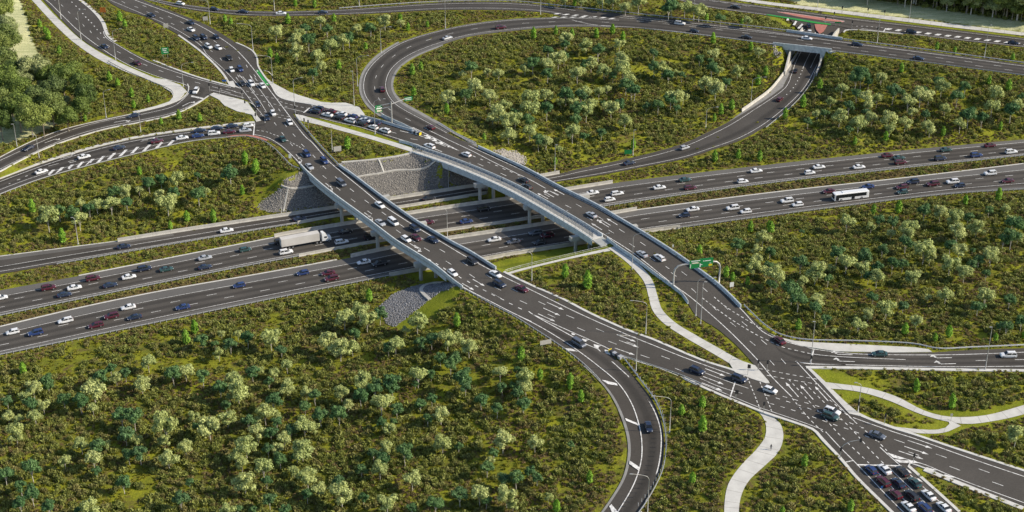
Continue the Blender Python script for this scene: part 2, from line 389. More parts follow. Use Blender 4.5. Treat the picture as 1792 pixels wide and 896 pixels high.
Rib('right_cross_road', [(50,-28),(76,0),(107,33.6),(141.6,67),(173,87.5),(227,113.5),(290,137.5),(340,152.5),(367.6,160.5),(428,174),(470,187),(512.7,198.5),(559,207),(620,220.5),(639,225.8),(698.7,247.5),(736,260),(781,275),(825,291.5),(867,309),(909,328.5),(953,352.5),(992,375),(1040,404),(1105.6,450),(1150,483),(1174,501),(1192,515),(1204,531),(1217,551),(1229,559.5),(1256,576),(1273,590),(1292,607.5),(1321.6,640),(1355,676),(1390,715),(1426.5,753),(1445,772),(1471.6,800),(1501,834),(1529,862),(1565,897),(1610,940)],
    [(100,-32),(134,-2),(159,18),(176,38),(187,64),(199,73),(259,105),(320,126.5),(353,138),(407,152),(440,161),(491.6,172),(551,184.8),(600,196),(640,207.5),(674,216),(710,226),(762,226),(797,240),(834,257),(877,276.5),(919,296),(980,329),(1044,360.5),(1083,383.5),(1120,405.5),(1178,442),(1220,471.5),(1259,501),(1300,541),(1320,561),(1336,576),(1352,588),(1376,604),(1400,630),(1440,672),(1486,724),(1525,762),(1553,789),(1587,817),(1623,848),(1676,896),(1715,935)], ZU, 'asph',
    lanes=None, margin=.9, skip=[((752,250),(1082,412))], step=2.5)
Rib('left_cross_road', [(150,-24),(187,0),(198,8),(215,17),(255.6,30),(288,47),(320,66),(345,85.5),(365,101),(378,113.5),(393,130.5),(410,150),(427.5,166),(440,184),(452,203),(470,232),(490,254),(508,271),(530,296.5),(556,321),(588,346.5),(625,373.5),(650,392),(691,423.5),(727,446),(743,456),(760,467.5),(777,481),(807,504),(835,518),(861,533),(900,551),(935,567),(980,582),(1030,602),(1075,620),(1092,625),(1147,641.5),(1197,659.5),(1231,675.5),(1278,696),(1328,716),(1352,724.5),(1406,743.5),(1470,765),(1553,795),(1592,808.5),(1620,817.5),(1700,850),(1792,885.5),(1850,908)],
    [(215,-18),(251,0),(300,19),(364,45),(412,74),(438.8,88),(448,100.6),(450,114.7),(456,126),(473,149),(491,172),(512.7,199),(536,229),(560,256.5),(593,290),(615,305.5),(677.5,352.5),(735,392.7),(756,405),(790,425),(824,443),(879,477),(927,499.5),(979,522),(1032,549.5),(1094,577.5),(1140,594.5),(1171.6,607.5),(1229,632),(1290.6,651.6),(1334,666),(1380,680),(1440,706),(1486,724),(1506,729),(1556,748.5),(1603,763),(1653,780),(1700,795.5),(1792,825.5),(1850,846)], ZU, 'asph',
    lanes=None, margin=.9, skip=[((563,300),(832,476))])
Rib('loop_ramp_road', [(755,240),(735,235),(719,226),(690,213.5),(674,206),(649,187),(635,166.5),(632.6,146),(639,125.6),(661,100.5),(699,75),(749,58),(824.7,41.5),(898,33),(940,31),(1009,29.5),(1084,33)],
    [(860,268),(834,257),(797,236),(769,219),(731.8,198.4),(701.6,180.8),(686.6,160.7),(685,140.6),(696.6,118),(724,98),(774.5,77.9),(824.7,63.5),(898,54),(945,49.5),(996.5,47),(1040,47),(1084,49)], ZU, 'asph', lanes=[(0,0),(.1,0),(.46,1),(.82,2),(1,2)], margin=.9)
Rib('top_road', [(230,-12),(274,-1),(361,12.5),(450,19.5),(594,16.5),(774,4.5),(898,4),(996,14),(1147,30),(1346,52),(1472,70),(1640,92),(1792,112.5),(1870,122)],
    [(220,-8),(266,2),(311,13),(377,22.6),(450,28),(624,25),(774,17.6),(898,18.5),(966,24),(1000,36),(1040,45),(1122,50),(1247,64),(1346,77),(1462,90),(1640,112),(1792,132),(1870,142)], ZU, 'asph',
    lanes=[(0,0),(.17,0),(.43,1),(.7,2),(.96,3),(1,3)], margin=.9, skip=[((1384,70),(1440,77))])
Rib('far_main_road', [(1100,-24),(1200,-8),(1250,-1),(1342,11),(1467,27.5),(1630,47),(1792,66.5),(1870,75.5)],
    [(1100,-18),(1175,-3),(1235,12),(1342,27),(1400,36),(1454,43.5),(1503,52),(1580,59),(1680,71),(1792,83),(1870,91.5)], 7.0, 'asph',
    lanes=[(0,0),(.16,0),(.42,1),(.58,1),(.86,2),(1,2)], margin=.9)
Rib('left_slip_road', [(330,146),(331,154),(328,164),(311,177),(285,186.5),(251,195),(180,208),(118,225),(60,246),(0,276),(-40,300)],
    [(372,158),(368,167),(340,184),(301,201.5),(245,214),(186,225.5),(120,245),(75,262),(0,300),(-30,318)], ZU, 'asph', lanes=[(0,0),(.25,0),(.8,1),(1,1)], margin=.9)
Rib('left_on_ramp_road', [(-40,331,6.5),(0,314,7),(108,275.5,8),(226,245,9),(340,227.5),(410,220),(446,216),(470,212)],
    [(-40,360,6.5),(0,340,7),(75,312,7.8),(150,291,8.5),(226,272,9),(326,248.5),(392,240.5),(443,236.5),(490,254)], ZU, 'asph', lanes=[(0,0),(.1,0),(.4,1),(.7,2),(1,2)], margin=.9)
Rib('right_turn_off_road', [(1336,574),(1360,591),(1402,606),(1462,615.5),(1560,617.5),(1631,617),(1681,613.5),(1792,609.5),(1870,608)],
    [(1370,625),(1395,636),(1420,640),(1480,641.5),(1600,644),(1700,645.5),(1792,646.5),(1870,647)], ZU, 'asph', lanes=[(0,0),(.25,0),(.55,1),(.85,2),(1,2)], margin=.9)
Rib('curved_exit_ramp_road', [(820,511),(861,533.5),(896,551.5),(938,578),(985,609),(1024,640,9.3),(1056.7,671,9),(1077,698.6,8.6),(1094,736,8),(1103,771,7.4),(1103,801.6,7),(1094,837,6.5),(1072,874.4,6),(1050,905,5.6),(1015,945,5.2)],
    [(870,516),(900,533),(935,551),(1000,585),(1044,606),(1070,622),(1091,640,9.3),(1120,671,9),(1144,704,8.6),(1158,741,8),(1162,778,7.4),(1157,822,7),(1134,870,6.5),(1112,902,6),(1078,945,5.4)], ZU, 'asph',
    lanes=[(0,0),(.38,0),(.92,1),(1,1)], margin=1.0)
# junction infill
surface('junction_paving', [(446,214),(470,200),(520,262),(508,272.5),(490,256),(470,246),(443,238)], ZU, 'asph_old', -.012)
surface('junction_paving', [(322,150),(330,142),(368,156),(372,160),(366,168),(348,176),(331,164)], ZU, 'asph_old', -.014)
surface('junction_paving', [(1352,586),(1372,597),(1402,606),(1430,611),(1440,642),(1409,641),(1385,640),(1350,610)], ZU, 'asph_old', -.012)
surface('junction_paving', [(1545,790),(1560,783),(1620,812),(1592,822),(1587,817)], ZU, 'asph_old', -.016)
surface('junction_paving', [(860,512),(935,545),(1000,578),(1076,616),(1072,626),(1044,614),(985,590),(900,550)], ZU, 'asph_old', -.016)
surface('junction_paving', [(1353,21),(1385,36,6.9),(1404,62,5.4),(1412,60,5.2),(1462,64,5.2),(1480,51.5,6.9),(1503,50),(1440,32)], 7.0, 'asph_old', -.03)
# wide shoulders and verges
r = RIBS['collector_ramp_road']; i0, i1 = r.near(1273, 225), r.near(1396, 90)
r.strip(-.01, .0, 'shoulder', .002, name='shoulder_strip', parent=r.obj)
surface('ramp_apron', [(1262,226,1.0),(1297.8,196,1.6),(1346,161,2.2),(1366,137,2.4),(1384.7,110.5,2.4),(1390,98,2.4),(1388,108,2.4),(1381,130,2.4),(1369.6,153,2.4),(1346,170.5,2.2),(1310,193,1.8),(1272.7,215,1.4),(1240,231,1.0)], 2, 'verge', .0)
for nm, us in (('motorway_near_carriageway', ((0, .23), (.885, 1))), ('motorway_far_carriageway', ((0, .22), (.91, 1)))):
    for a, b in us: RIBS[nm].strip(a, b, 'shoulder', .004, name='shoulder', parent=RIBS[nm].obj)
r.strip(0, .22, 'shoulder', .004, name='shoulder', parent=r.obj, i0=0, i1=r.near(300, 412))
r = RIBS['loop_ramp_road']; r.strip(0, .06, 'shoulder', .004, name='shoulder', parent=r.obj); r.strip(.87, 1, 'shoulder', .004, name='shoulder', parent=r.obj)
r = RIBS['curved_exit_ramp_road']; r.strip(0, .40, 'asph_old', .004, name='shoulder', parent=r.obj, i0=r.near(985, 625))
Rib('exit_ramp_verge', [(1020,640,9.3),(1052.5,671,9),(1072.5,698.6,8.6),(1089,736,8),(1098,771,7.4),(1098,801.6,7),(1089,837,6.5),(1067,874.4,6),(1045,905,5.6)], [(1024,640,9.3),(1056.7,671,9),(1077,698.6,8.6),(1094,736,8),(1103,771,7.4),(1103,801.6,7),(1094,837,6.5),(1072,874.4,6),(1050,905,5.6)], 8, 'verge', margin=.2)
Rib('loop_outer_verge', [(719,229),(674,209.5),(645,188.5),(631,167),(628.5,146),(635,124),(657,98),(697,72.5)], [(719,226),(674,206),(649,187),(635,166.5),(632.6,146),(639,125.6),(661,100.5),(699,75)], ZU, 'verge', margin=.2)
Rib('loop_inner_verge', [(834,257),(797,236),(769,219),(731.8,198.4),(701.6,180.8),(686.6,160.7),(685,140.6),(696.6,118),(724,98),(774.5,77.9)], [(836,253),(800,233),(772,215.5),(736,195.5),(706,178),(690.5,160),(689,141),(700,119.5),(727,100),(776,80)], ZU, 'verge', margin=.2)
# ---------------------------------------------------------------- pale paths, aprons, islands
Rib('cross_road_footpath', [(514,196),(529,201.6),(560,211),(640,234),(700,251.8),(727,261)], [(522,210),(532,212.5),(560,219),(640,241),(700,259.5),(722,266.5)], ZU, 'conc', margin=.3, drop=.1)
Rib('bridge_end_footpath', [(1063,434),(1075,442),(1105.6,467),(1127.5,494),(1135,519),(1142,543),(1160.6,565),(1198,590),(1245,617),(1276,635.6),(1296,648)],
    [(1075,428),(1090,440),(1115,459),(1140,487.5),(1151,519),(1159,542),(1182.5,565),(1221.6,588.7),(1260.6,610.6),(1300,632.5),(1321.6,640)], 9.3, 'conc', margin=.5, drop=.1)
surface('corner_island', [(1276,635),(1300,632.5),(1321.6,640),(1345,667),(1347,671),(1340,671),(1315,663),(1286,651.5)], ZU, 'conc', .12)
Rib('curving_footpath', [(1326,720),(1333,727),(1340,742),(1339,764),(1324,786),(1300,810.6),(1281,835),(1272.7,852),(1268,880),(1268,930)],
    [(1352,729),(1358,733),(1366,742),(1371,764),(1362,791.5),(1342,811.6),(1310,842),(1297,868),(1293,896),(1296,930)], 9.2, 'conc', margin=.5, drop=.1)
Rib('branching_footpath', [(1443,668.5),(1462.6,671),(1518,678.5),(1568,693.6),(1618,718.7),(1658,728.8),(1718.7,727.5),(1792,708.7),(1850,690)],
    [(1452,680),(1465,680.5),(1505,686),(1555.5,701),(1608,723.7),(1650,736),(1690,742),(1743.8,736),(1792,725),(1850,708)], 9.2, 'conc', margin=.5, drop=.1)
Rib('lower_branch_footpath', [(1560,746),(1590,749.5),(1620,752),(1643,751.5),(1658,746.5),(1662,739),(1658,733)], [(1585,755.5),(1603,757.8),(1643,758.5),(1668.5,752),(1682,745),(1694,739),(1700,736)], 9.2, 'conc', margin=.3, drop=.1)
surface('kerbside_footpath', [(1409,641),(1415,641.5),(1444,668),(1452,680),(1458,683),(1480,704),(1500,721),(1522,731.5),(1560,745),(1590,756),(1603,762),(1556,748),(1506,728.5),(1486,724),(1440,673)], ZU, 'conc', .10)
Rib('left_footpath', [(30,-28),(55.6,0),(102.5,50),(134,78),(180.6,108),(243,134),(276,144)], [(47,-28),(71,0),(110,40.6),(149,75),(196,103),(274,137.5),(290,143)], ZU, 'conc', margin=.5, drop=.1)
surface('left_corner_apron', [(272,137),(290,139),(316,149),(327,160),(311,177),(285,187),(251,195),(235,198),(232,195.5),(272,186),(296,178),(303,170),(300,162),(282,150),(262,142)], ZU, 'conc', .10)
surface('left_island', [(366,166),(374,162.5),(427.5,176),(434,180),(452,205),(457,211),(448,213),(441,201),(415,195),(393,185),(382,174)], ZU, 'conc', .12)
surface('cross_road_apron', [(449.5,108),(455,121),(473,147),(491.6,172),(551,184),(600,195),(638,206.5),(638,200),(628,187),(605,180),(580,180),(562,178.5),(527.5,168),(508,161.5),(479,146),(460,132),(453,119)], ZU, 'conc', .10)
surface('hatched_median_nose', [(401,143),(408,141.5),(412,150),(423,156),(412,152.5),(400,149)], ZU, 'conc', .10)
surface('right_kerb_apron', [(1345,583),(1360,589.5),(1390,596.5),(1418,599),(1500,603),(1600,608),(1625,611.5),(1631,616),(1560,617),(1462,615),(1402,605.5),(1362,592)], ZU, 'conc', .10)
Rib('far_footpath', [(1250,-14),(1315,-1),(1450,15.5),(1580,31),(1792,57),(1870,66)], [(1250,-8),(1300,2),(1450,21),(1580,37.5),(1792,62.5),(1870,72)], 7.0, 'conc', margin=.3, drop=.1)
surface('traffic_island', [(1425,42),(1448,44),(1441,55,6.2),(1434,59,5.8),(1428,52,6.2)], 6.8, 'red_pave', .12)
# ---------------------------------------------------------------- kerbs (a real step of 0.12 m)
def kerb(pts, z=ZU, w=.45, h=.13, road=None, label=None, side=1, m='kerb'):
    q = pxpath(pts, z, 2.0); mb = MB(); a, b = (0, w) if side > 0 else (-w, 0)
    sweep(mb, q, [(a, -.25), (b, -.25), (b, h-.002), (a, h)]); o = fix(mb.build('kerb', M[m]))
    tag(o, kind='structure'); return o
kerb([(313.8,61),(350,87.3),(365,100.6),(378,113),(393,130),(406,149),(412,152)], side=1, w=.9)
kerb([(412,75),(438.8,88),(448,100.6),(450,114.7),(456,126),(473,149),(491.6,172),(551,184.5),(605,197.5),(638,207)], side=-1, w=.7)
kerb([(134,-2),(159,18),(176,38),(187,64),(199,73)], side=-1, w=1.6)
kerb([(267,106),(320,127),(353,138),(407,152.5)], side=-1, w=.9)
kerb([(0,313,7),(108,274.5,8),(226,244,9),(340,226.5),(446,215)], w=1.5, side=-1)
kerb([(880,476.5),(927,499.5),(979,522),(1032,549.5),(1094,577.5),(1140,594.5),(1229,632),(1290,651.5),(1340,671)], side=-1, w=.9)
kerb([(1506,729),(1556,748.5),(1603,763),(1653,780),(1700,795.5),(1792,825.5),(1850,846)], side=-1, w=.9)
kerb([(1410,641),(1480,641.5),(1600,644),(1700,645.5),(1792,646.5)], side=1, w=1.3)
kerb([(1197,660),(1231,676),(1278,696.5),(1328,716.5),(1352,725),(1400,741),(1426,751.5),(1444,771),(1471,799),(1501,834),(1529,862),(1565,897)], side=1, w=.9)
kerb([(1620,819),(1700,851),(1792,887)], side=1, w=1.6)
kerb([(1588,817),(1623,848),(1676,896)], side=-1, w=.9)
kerb([(1588,817),(1590,810),(1597,811),(1620,819)], side=1, w=.5)
kerb([(0,572.3),(140.6,539),(283.8,509.5),(450,480.6),(590,455)], 0, side=-1, w=.5)
kerb([(138,483),(314,448.5),(480,416)], 0, side=-1, w=.5)
kerb([(0,449),(206,422.4)], 0, side=-1, w=.4)
kerb([(1114.5,368),(1346,338),(1593,310.6),(1792,286.8)], 0, side=-1, w=.5)
kerb([(329,147),(331,154),(328,164),(311,177),(251,195),(118,225),(60,246),(0,276)], side=1, w=.4)
kerb([(366,168),(340,184.5),(301,202),(245,214.5),(186,226),(120,245.5),(75,262.5),(0,300.5)], side=-1 if 0 else 1, w=.6)
kerb([(1475,56,6.5),(1480,52,6.9),(1503,52,7),(1580,59.5,7)], 7, side=1, w=.6)
# concrete spill from the M1 lawn path
Rib('fenced_footpath', [(884,478.5,8.6),(905,472,8.6),(1000,449,8.9),(1066,434,9.2)], [(884,482,8.6),(908,475,8.6),(1000,452.5,8.9),(1068,439,9.2)], 9, 'conc', margin=.3, drop=.1)

for nm, rb_ in list(RIBS.items()):
    if 'footpath' in nm:
        mb = MB(); l_ = np.arange(2.0, rb_.arc[-1], 4.5); ki = np.searchsorted(rb_.arc, l_)
        for k in ki:
            if 0 < k < rb_.n: strip_into(mb, np.stack([rb_.A[k], rb_.B[k]]), .13, rb_.dz + .012)
        if mb.v: o = mb.build('slab_joint', M['joint'], rb_.obj)
# ================================================================ ROAD MARKINGS
MN, MF, CR, XR, LX, LP, TR, FM, SL, ON, RT, CE = ('motorway_near_carriageway', 'motorway_far_carriageway', 'collector_ramp_road', 'right_cross_road', 'left_cross_road', 'loop_ramp_road', 'top_road', 'far_main_road', 'left_slip_road', 'left_on_ramp_road', 'right_turn_off_road', 'curved_exit_ramp_road')
D12 = (3.2, 12.0)
line(MN, [.27, .245, .24, .22, .21, .24]); line(MN, [.88, .84, .84, .82, .81, .73])
line(MN, [.45, .44, .44, .42, .41, .40], dash=D12, start=4); line(MN, [.66, .64, .64, .63, .62, .57], dash=D12, start=9)
line(MF, [.26, .245, .24, .22, .21, .18]); line(MF, [.89, .9, .9, .89, .88, .92])
line(MF, [.46, .46, .45, .45, .43, .43], dash=D12, start=2); line(MF, [.68, .68, .67, .66, .65, .67], dash=D12, start=7)
line(CR, [.62, .5, .42, .42, .40, .30], b=(1072, 290)); line(CR, [.86, .86, .86, .85], b=(1072, 290))
line(CR, [.30, .2, .12, .12], a=(1072, 290), b=(1385, 140)); line(CR, [.85, .87, .88, .9], a=(1072, 290), b=(1420, 110))
line(CR, .10, a=(1385, 140), b=(1412, 80)); line(CR, .93, a=(1420, 110), b=(1455, 62)); line(CR, .45, a=(1410, 120), b=(1432, 78)); line(CR, .72, a=(1415, 120), b=(1440, 78))
line(CR, .45, dash=(.8, 4), a=(1378, 165), b=(1410, 118), w=.35)
# left cross road (three lanes towards the lower right)
pline(LX, [(180,-8),(193,0),(251,25),(301,47.7),(351.6,80),(361,94),(390,120),(421.6,154),(445,184),(462,206),(464,215)])
pline(LX, [(225,-5),(236,0),(339,40),(402,78),(426,100),(462,145),(494.7,187.5),(535,240),(545,248.4),(576,283),(596,300),(645,340),(658.8,351.6),(722.8,393.8),(773,424),(816.6,450),(880.6,484),(920,503),(1016,550),(1094,584.4),(1140,603),(1198,626),(1289,659)], w=.28)
pline(LX, [(529,292),(556,317),(590,344),(626,371),(652,390),(692,420),(728,443),(761,464),(778,478),(808,501),(830,513),(861,529),(900,549),(930,563)], w=.28)
seg(LX, [(216,4),(238.6,12.5),(260,22),(282.5,32),(302,42),(322.7,52),(340,63),(351.6,73.6),(369,89),(386.7,104),(403,120),(417,133)])
seg(LX, [(253,11),(274,20.6),(297,30),(318.5,39.7),(340,50),(360,62),(376.7,73),(392.5,85),(419,102),(432,116),(446,133)])
seg(LX, [(481.7,217),(495,234.4),(510,253),(528,272),(547,291),(568,310),(592,330.5),(618,351),(647,372),(672,389),(697,405),(722,421),(747,437),(785,460),(826,483),(871,505.5),(916,529),(965,553),(1017,576.6),(1071.7,600),(1128.8,624),(1188.6,647.6)])
seg(LX, [(499.7,219.5),(514.5,236.7),(530,254.7),(549.7,274),(567.7,293),(590,312),(616,333),(642,353),(672,374),(703,395),(738,417),(774,439),(814,462),(855.6,484),(900,508),(948,530.6),(998,554.5),(1050,578),(1104,601),(1164.7,626)])
seg(LX, [(471,185),(489,193)]); seg(LX, [(415,138),(427,137),(448,139),(421,134),(439,134)], ln=4)
pline(LX, [(422,134),(440,158),(455,178),(466,196)]); pline(LX, [(438,134),(457,160),(481,193)]); 
pline(LX, [(429,139),(446,162)], w=.2)
seg(LX, [(752,455),(765,462.5),(778,470.5),(805,485.5),(820,493.5),(834,501),(848,508.5),(863,516.5),(879,524),(894,532),(910,540)], ln=1.5, w=.3)
pline(LX, [(925,545),(932,550),(998,587),(1025,602),(1044,610)], w=.3, name='gore_line'); pline(LX, [(932,550),(1007,584),(1028,593),(1068,612),(1088,623),(1140,640)], w=.26, name='gore_line')
for x, y in ((1004,585),(1024,595.5),(1045,606),(1065,616)):
    k = .35 + (x-1004)/60*.65; quad(LX, [(x-4*k-3, y-1-3*k), (x+4*k+1, y-1.5*k), (x+9*k+2, y-1-2*k+1), (x+3*k, y+1), (x+2*k+1, y+5.5*k), (x-4*k-2, y+2*k)], 'hatching')
pline(CE, [(1044,609),(1079,640),(1112,671),(1137,703.6),(1154.7,746),(1157,781.5),(1149.6,826.7),(1122,896),(1100,930)], w=.28)
pline(CE, [(910,554),(947,573),(989.7,599),(1013,615),(1046,640),(1082,671),(1104,703.6),(1117,738.8),(1123,771.4),(1122,806.6),(1109.5,846.8),(1082,894.5),(1060,925)], w=.28)
for q in ([(985,609.5),(1000,610.5),(1012,615.5),(994,614)], [(1053,665),(1060,666),(1079,671),(1081,675),(1064,672.5)], [(1094,732),(1097,733),(1117,741.5),(1118.5,745.5),(1096,736.5)], [(1101,806.5),(1103,807),(1119.5,818),(1118,824),(1101,812)], [(1066,886),(1070,882.5),(1082,897),(1078,903),(1071,897)]): quad(CE, q)
# lane arrows of the left bridge
for x, y, k in ((522,275,0),(527,280,-1),(575,325,0),(580,329.5,-1),(644,377,0),(650,381,-1),(725,431,0),(733,434,-1)): arrow(LX, x, y, k, 5.0)
for x, y in ((819,502),(838,495),(972,536),(965.5,546),(956.5,556),(1096,592),(1100.5,602),(1093.5,615.5),(1252,652),(1248.5,666),(1246,677)): arrow(LX, x, y, 0, 7.0 if x > 900 else 6.0)
pline(LX, [(860,513),(880,524)], w=.1)
pline(LX, [(1225,662),(1262,678),(1299,689)], w=.2); pline(LX, [(1233,652.5),(1272,667),(1310,680)], w=.2)
quad(LX, [(1277,694.5),(1279,695),(1287.5,669),(1285.5,668)], 'stop_line'); quad(LX, [(1300,661),(1302,661.5),(1304,657),(1302,656.5)], 'stop_line')
# left line past the signals, then the far side
pline(LX, [(1092,625.5),(1147,642),(1200,662.5),(1231,673),(1278,692.5),(1328,713),(1352,721),(1406,739.5),(1440,752.5)])
pline(LX, [(1492.7,731),(1563.7,756),(1603,768.5),(1700,803),(1792,834)], w=.28)
pline(LX, [(1553,792.7),(1592,805.5),(1620,813.8),(1654,828.5),(1700,846.6),(1792,880)], w=.26)
seg(LX, [(1574,772.4),(1647,798),(1722,824)]); seg(LX, [(1599,794),(1671,820),(1746,847)])
for x, y in ((1610,778),(1604,788.5),(1594,796.5)): arrow(LX, x, y, 0, 7)
# crossings and turning guides at the right junction
DD = (1.1, 2.0)
for q in ([(1328,645),(1380,655),(1431,664)], [(1342,657),(1390,666),(1434,673)], [(1308,661),(1319,688),(1330,716)], [(1330,669),(1341,696),(1351.6,723)]): pline(XR if q[0][1] < 660 else LX, q, .25, DD)
for q in ([(1339,691),(1394,708),(1450,727),(1500,745),(1545,763)], [(1347,706),(1400,722),(1453,741),(1500,757),(1543,776)], [(1351,689),(1385,698),(1434,712),(1480,726)]): pline(LX, q, .25, (1.3, 3.2))
for q in ([(1380,664),(1434,722),(1470,762),(1500,791),(1521,811)], [(1408,671),(1446,708),(1490,751),(1525,790),(1548,813)], [(1386,697),(1420,737),(1440,756)], [(1452,700),(1500,742),(1535,772),(1552,789)]): pline(XR, q, .25, (1.2, 2.4))
pline(XR, [(1393,632),(1434,676),(1470,713),(1496,738)], .25); pline(XR, [(1392,632.5),(1412,636.5),(1440,638),(1480,638.5)], .25)
for x, y in ((1386,682),(1411.5,686.5),(1437.5,689)): arrow(XR, x, y, 0, 8, flip=-1)
pline(XR, [(1445,756),(1472,785),(1501,814),(1556,871.6),(1582.5,898),(1600,915)], .25); pline(XR, [(1524.7,815),(1585.6,878),(1607,898)], .22); pline(XR, [(1552.8,816),(1615,876),(1636,898)], .22)
pline(XR, [(1540,783),(1552,794),(1575,814.5),(1600,838),(1657,890)], .26); pline(XR, [(1431,757),(1446,773),(1472,801.5),(1502,836),(1530,864),(1562,896)], .24)
quad(XR, [(1499,814.5),(1501,812.5),(1578,814.5),(1577,816.5)], 'stop_line'); quad(XR, [(1481,809.5),(1480,808),(1492,805.5),(1493,807)], 'stop_line')
quad(LX, [(1553,793),(1560,795),(1585,803),(1575,804),(1563,801)]); quad(LX, [(1565,804),(1580,805.5),(1600,806),(1608,810.5),(1590,810.5),(1573,809.5)]); quad(XR, [(1589,827),(1583,819),(1592,824),(1596,829)], dz=.01); quad(XR, [(1600,836),(1608,838),(1615,844),(1605,841)], dz=.01)
for x in (1618, 1650): quad(LX, [(x, 820+(x-1620)*.39), (x+4, 819+(x-1620)*.39), (x+22, 824+(x-1620)*.39), (x+10, 825+(x-1620)*.39)], dz=.02)
# right cross road (towards the upper left)
seg(XR, [(724.5,244),(688,232),(652,222),(841,288.7),(881,305.6),(918,323),(957,342),(994.5,361.7),(1032,383),(1069.5,405.5),(1106,429.4),(1142,454),(1179,480.5),(1214,508.6),(1250,539),(1283,568),(1317,601),(1351,635)])
seg(XR, [(973,339),(1013,360),(1050.8,381.7),(1088,404),(1125,427),(1161,452),(1197.5,479),(1233.7,507),(1270,538),(1303,567),(1337,599),(1371,632.5)])
seg(XR, [(815,268),(829.7,274),(843,279.4),(855.5,284.8),(869,290),(882,296),(894.5,301),(908,307)], ln=1.4, w=.3)
pline(XR, [(748.4,227),(785,245),(825,263.8),(860,282),(903,303),(930,316),(955,330)], .26)
pline(XR, [(560,206.5),(600,216),(630,222.5),(665,233),(700,244),(733,254)], .24); pline(XR, [(1040,400),(1063,414),(1107,442),(1180.6,500),(1207,519),(1232,540),(1276,579.4),(1328,632.5),(1351,660),(1386,695)], .28)
pline(XR, [(1120,407.5),(1178,444.5),(1220,474),(1258,503.5),(1298,542.5),(1334,580),(1356,591.5),(1400,605),(1418,609)], .26)
pline(XR, [(820,255),(860,273.5),(918,300),(980,332),(1043,363.5),(1083,386)], .24)
pline(XR, [(1229,521.6),(1253,540),(1287,564),(1323,585.6),(1345,596.6),(1370,607.5),(1400,615),(1417,619)], .3, DD); pline(XR, [(1249.7,520),(1271.6,538),(1307.5,560.6),(1334,576)], .3, DD)
pline(XR, [(700,229),(731,236.5),(767,249),(805,265)], .3, name='gore_line'); pline(XR, [(722,223),(757,240),(805,265)], .3, name='gore_line')
for x, y in ((745,239),(757,244),(770,250),(783,256)):
    k = 1.1 - (x-745)/60; quad(XR, [(x-4*k, y-2*k), (x+3*k, y-2.5*k), (x+9*k, y+1.5*k), (x+7*k, y+4*k), (x-2*k, y+3*k), (x+3*k, y+1*k)], 'hatching', .01)
for x, y, k in ((949.5,343,0),(960,340,0),(967,337,1),(978,336,0),(1044,396.5,0),(1056,392,0),(1059,389,1),(1071,388,0),(770,252.5,0),(764,262,0)): arrow(XR, x, y, k, 6, flip=-1)
seg(XR, [(1168,468.5)], 2)
# left junction
pline(XR, [(66,-8),(80.6,0),(107,25),(141.6,57.8),(196,97),(230,116),(290,138.5),(318,146),(332,152)], .25)
pline(XR, [(181,55),(186,66),(201,76),(258.7,108),(320,130.5),(353,140.5),(404,153.5)], .24)
seg(XR, [(95,-1),(108.7,10),(121,22),(133.7,33),(146,44.5),(158.7,55.8),(172,68),(189,80),(208,91.7),(230,102.6),(254,113.6),(282,124.5),(313,135),(345.8,145)])
seg(XR, [(380,154),(404,158.5),(418,162.5)], 5); pline(XR, [(368,157.5),(390,162),(427,171.5)], .22); pline(XR, [(386,158),(404,163)], .2)
seg(XR, [(126,4),(133,11),(139,16),(145,24),(150,30),(155,35),(160,40),(165,46),(170,52),(176,58),(182,66)], ln=1.2, w=.45)
for q in ([(423,157),(460,168),(488,174)], [(435,170),(470,180),(508,188)], [(452,194),(480,199),(508,205)], [(455,201),(480,204),(505,209)], [(490,171),(540,182),(548,186)], [(490,178),(520,186),(540,190)]): pline(XR, q, .22, (1.3, 2.6))
pline(XR, [(497,188),(530,195.5)], .2); quad(XR, [(530,197),(533,197.5),(543,189),(541,188.5)], 'stop_line')
quad(LX, [(446,147),(447,146),(460,147),(460,148.5)], 'stop_line')
pline(ON, [(449,228),(467,231),(480,236),(494,241),(505,247),(520,255),(534,263)], .24, DD)
quad(ON, [(442.5,237),(444.5,237),(446.5,216.5),(444.8,216.5)], 'stop_line')
pline(ON, [(0,318,7),(108,279,8),(226,248,9)] and [(0,318),(108,279.5),(226,248.5),(340,231),(446,220.5)], .24); line(ON, [.70, .74, .74], b=(330, 240))
pline(ON, [(443,235.5),(467,240.5),(490,253.5),(508,269),(520,281),(529,292)], .26)
seg(ON, [(94,288.5),(128,281),(255,246)], 4); seg(ON, [(4,328),(18,321),(32.5,314.5),(47,308)], 1.3, .3)
for x, y in ((119,274),(135,282),(262,243)): arrow(ON, x, y, 1 if x == 119 else 0, 6)
for x, y in ((88,303.5),(104,299),(121,294.5),(139,289.5),(157,284.5),(176,279.5),(195,274),(215,268.5),(235.5,263.5),(256.5,259.5),(277.5,255.5),(298,251.5)): quad(ON, [(x-8, y+6), (x-1.5, y+4.8), (x+8.5, y-6), (x+3, y-5.4)], dz=.10)
pline(SL, [(333,160),(318,176),(301,187),(251,199.5),(180,212.5),(118,230),(0,281)], .22); pline(SL, [(362,170),(337,183),(301,198),(245,210.5),(186,222),(120,241),(0,296)], .22)
pline(SL, [(335,167),(356,172)], .25); quad(SL, [(334,169.5),(335,168),(357,172.5),(356,174)], 'stop_line')
for x, y in ((328,181.5),(213,212),(90,246)): arrow(SL, x, y, -1, 6, flip=-1)
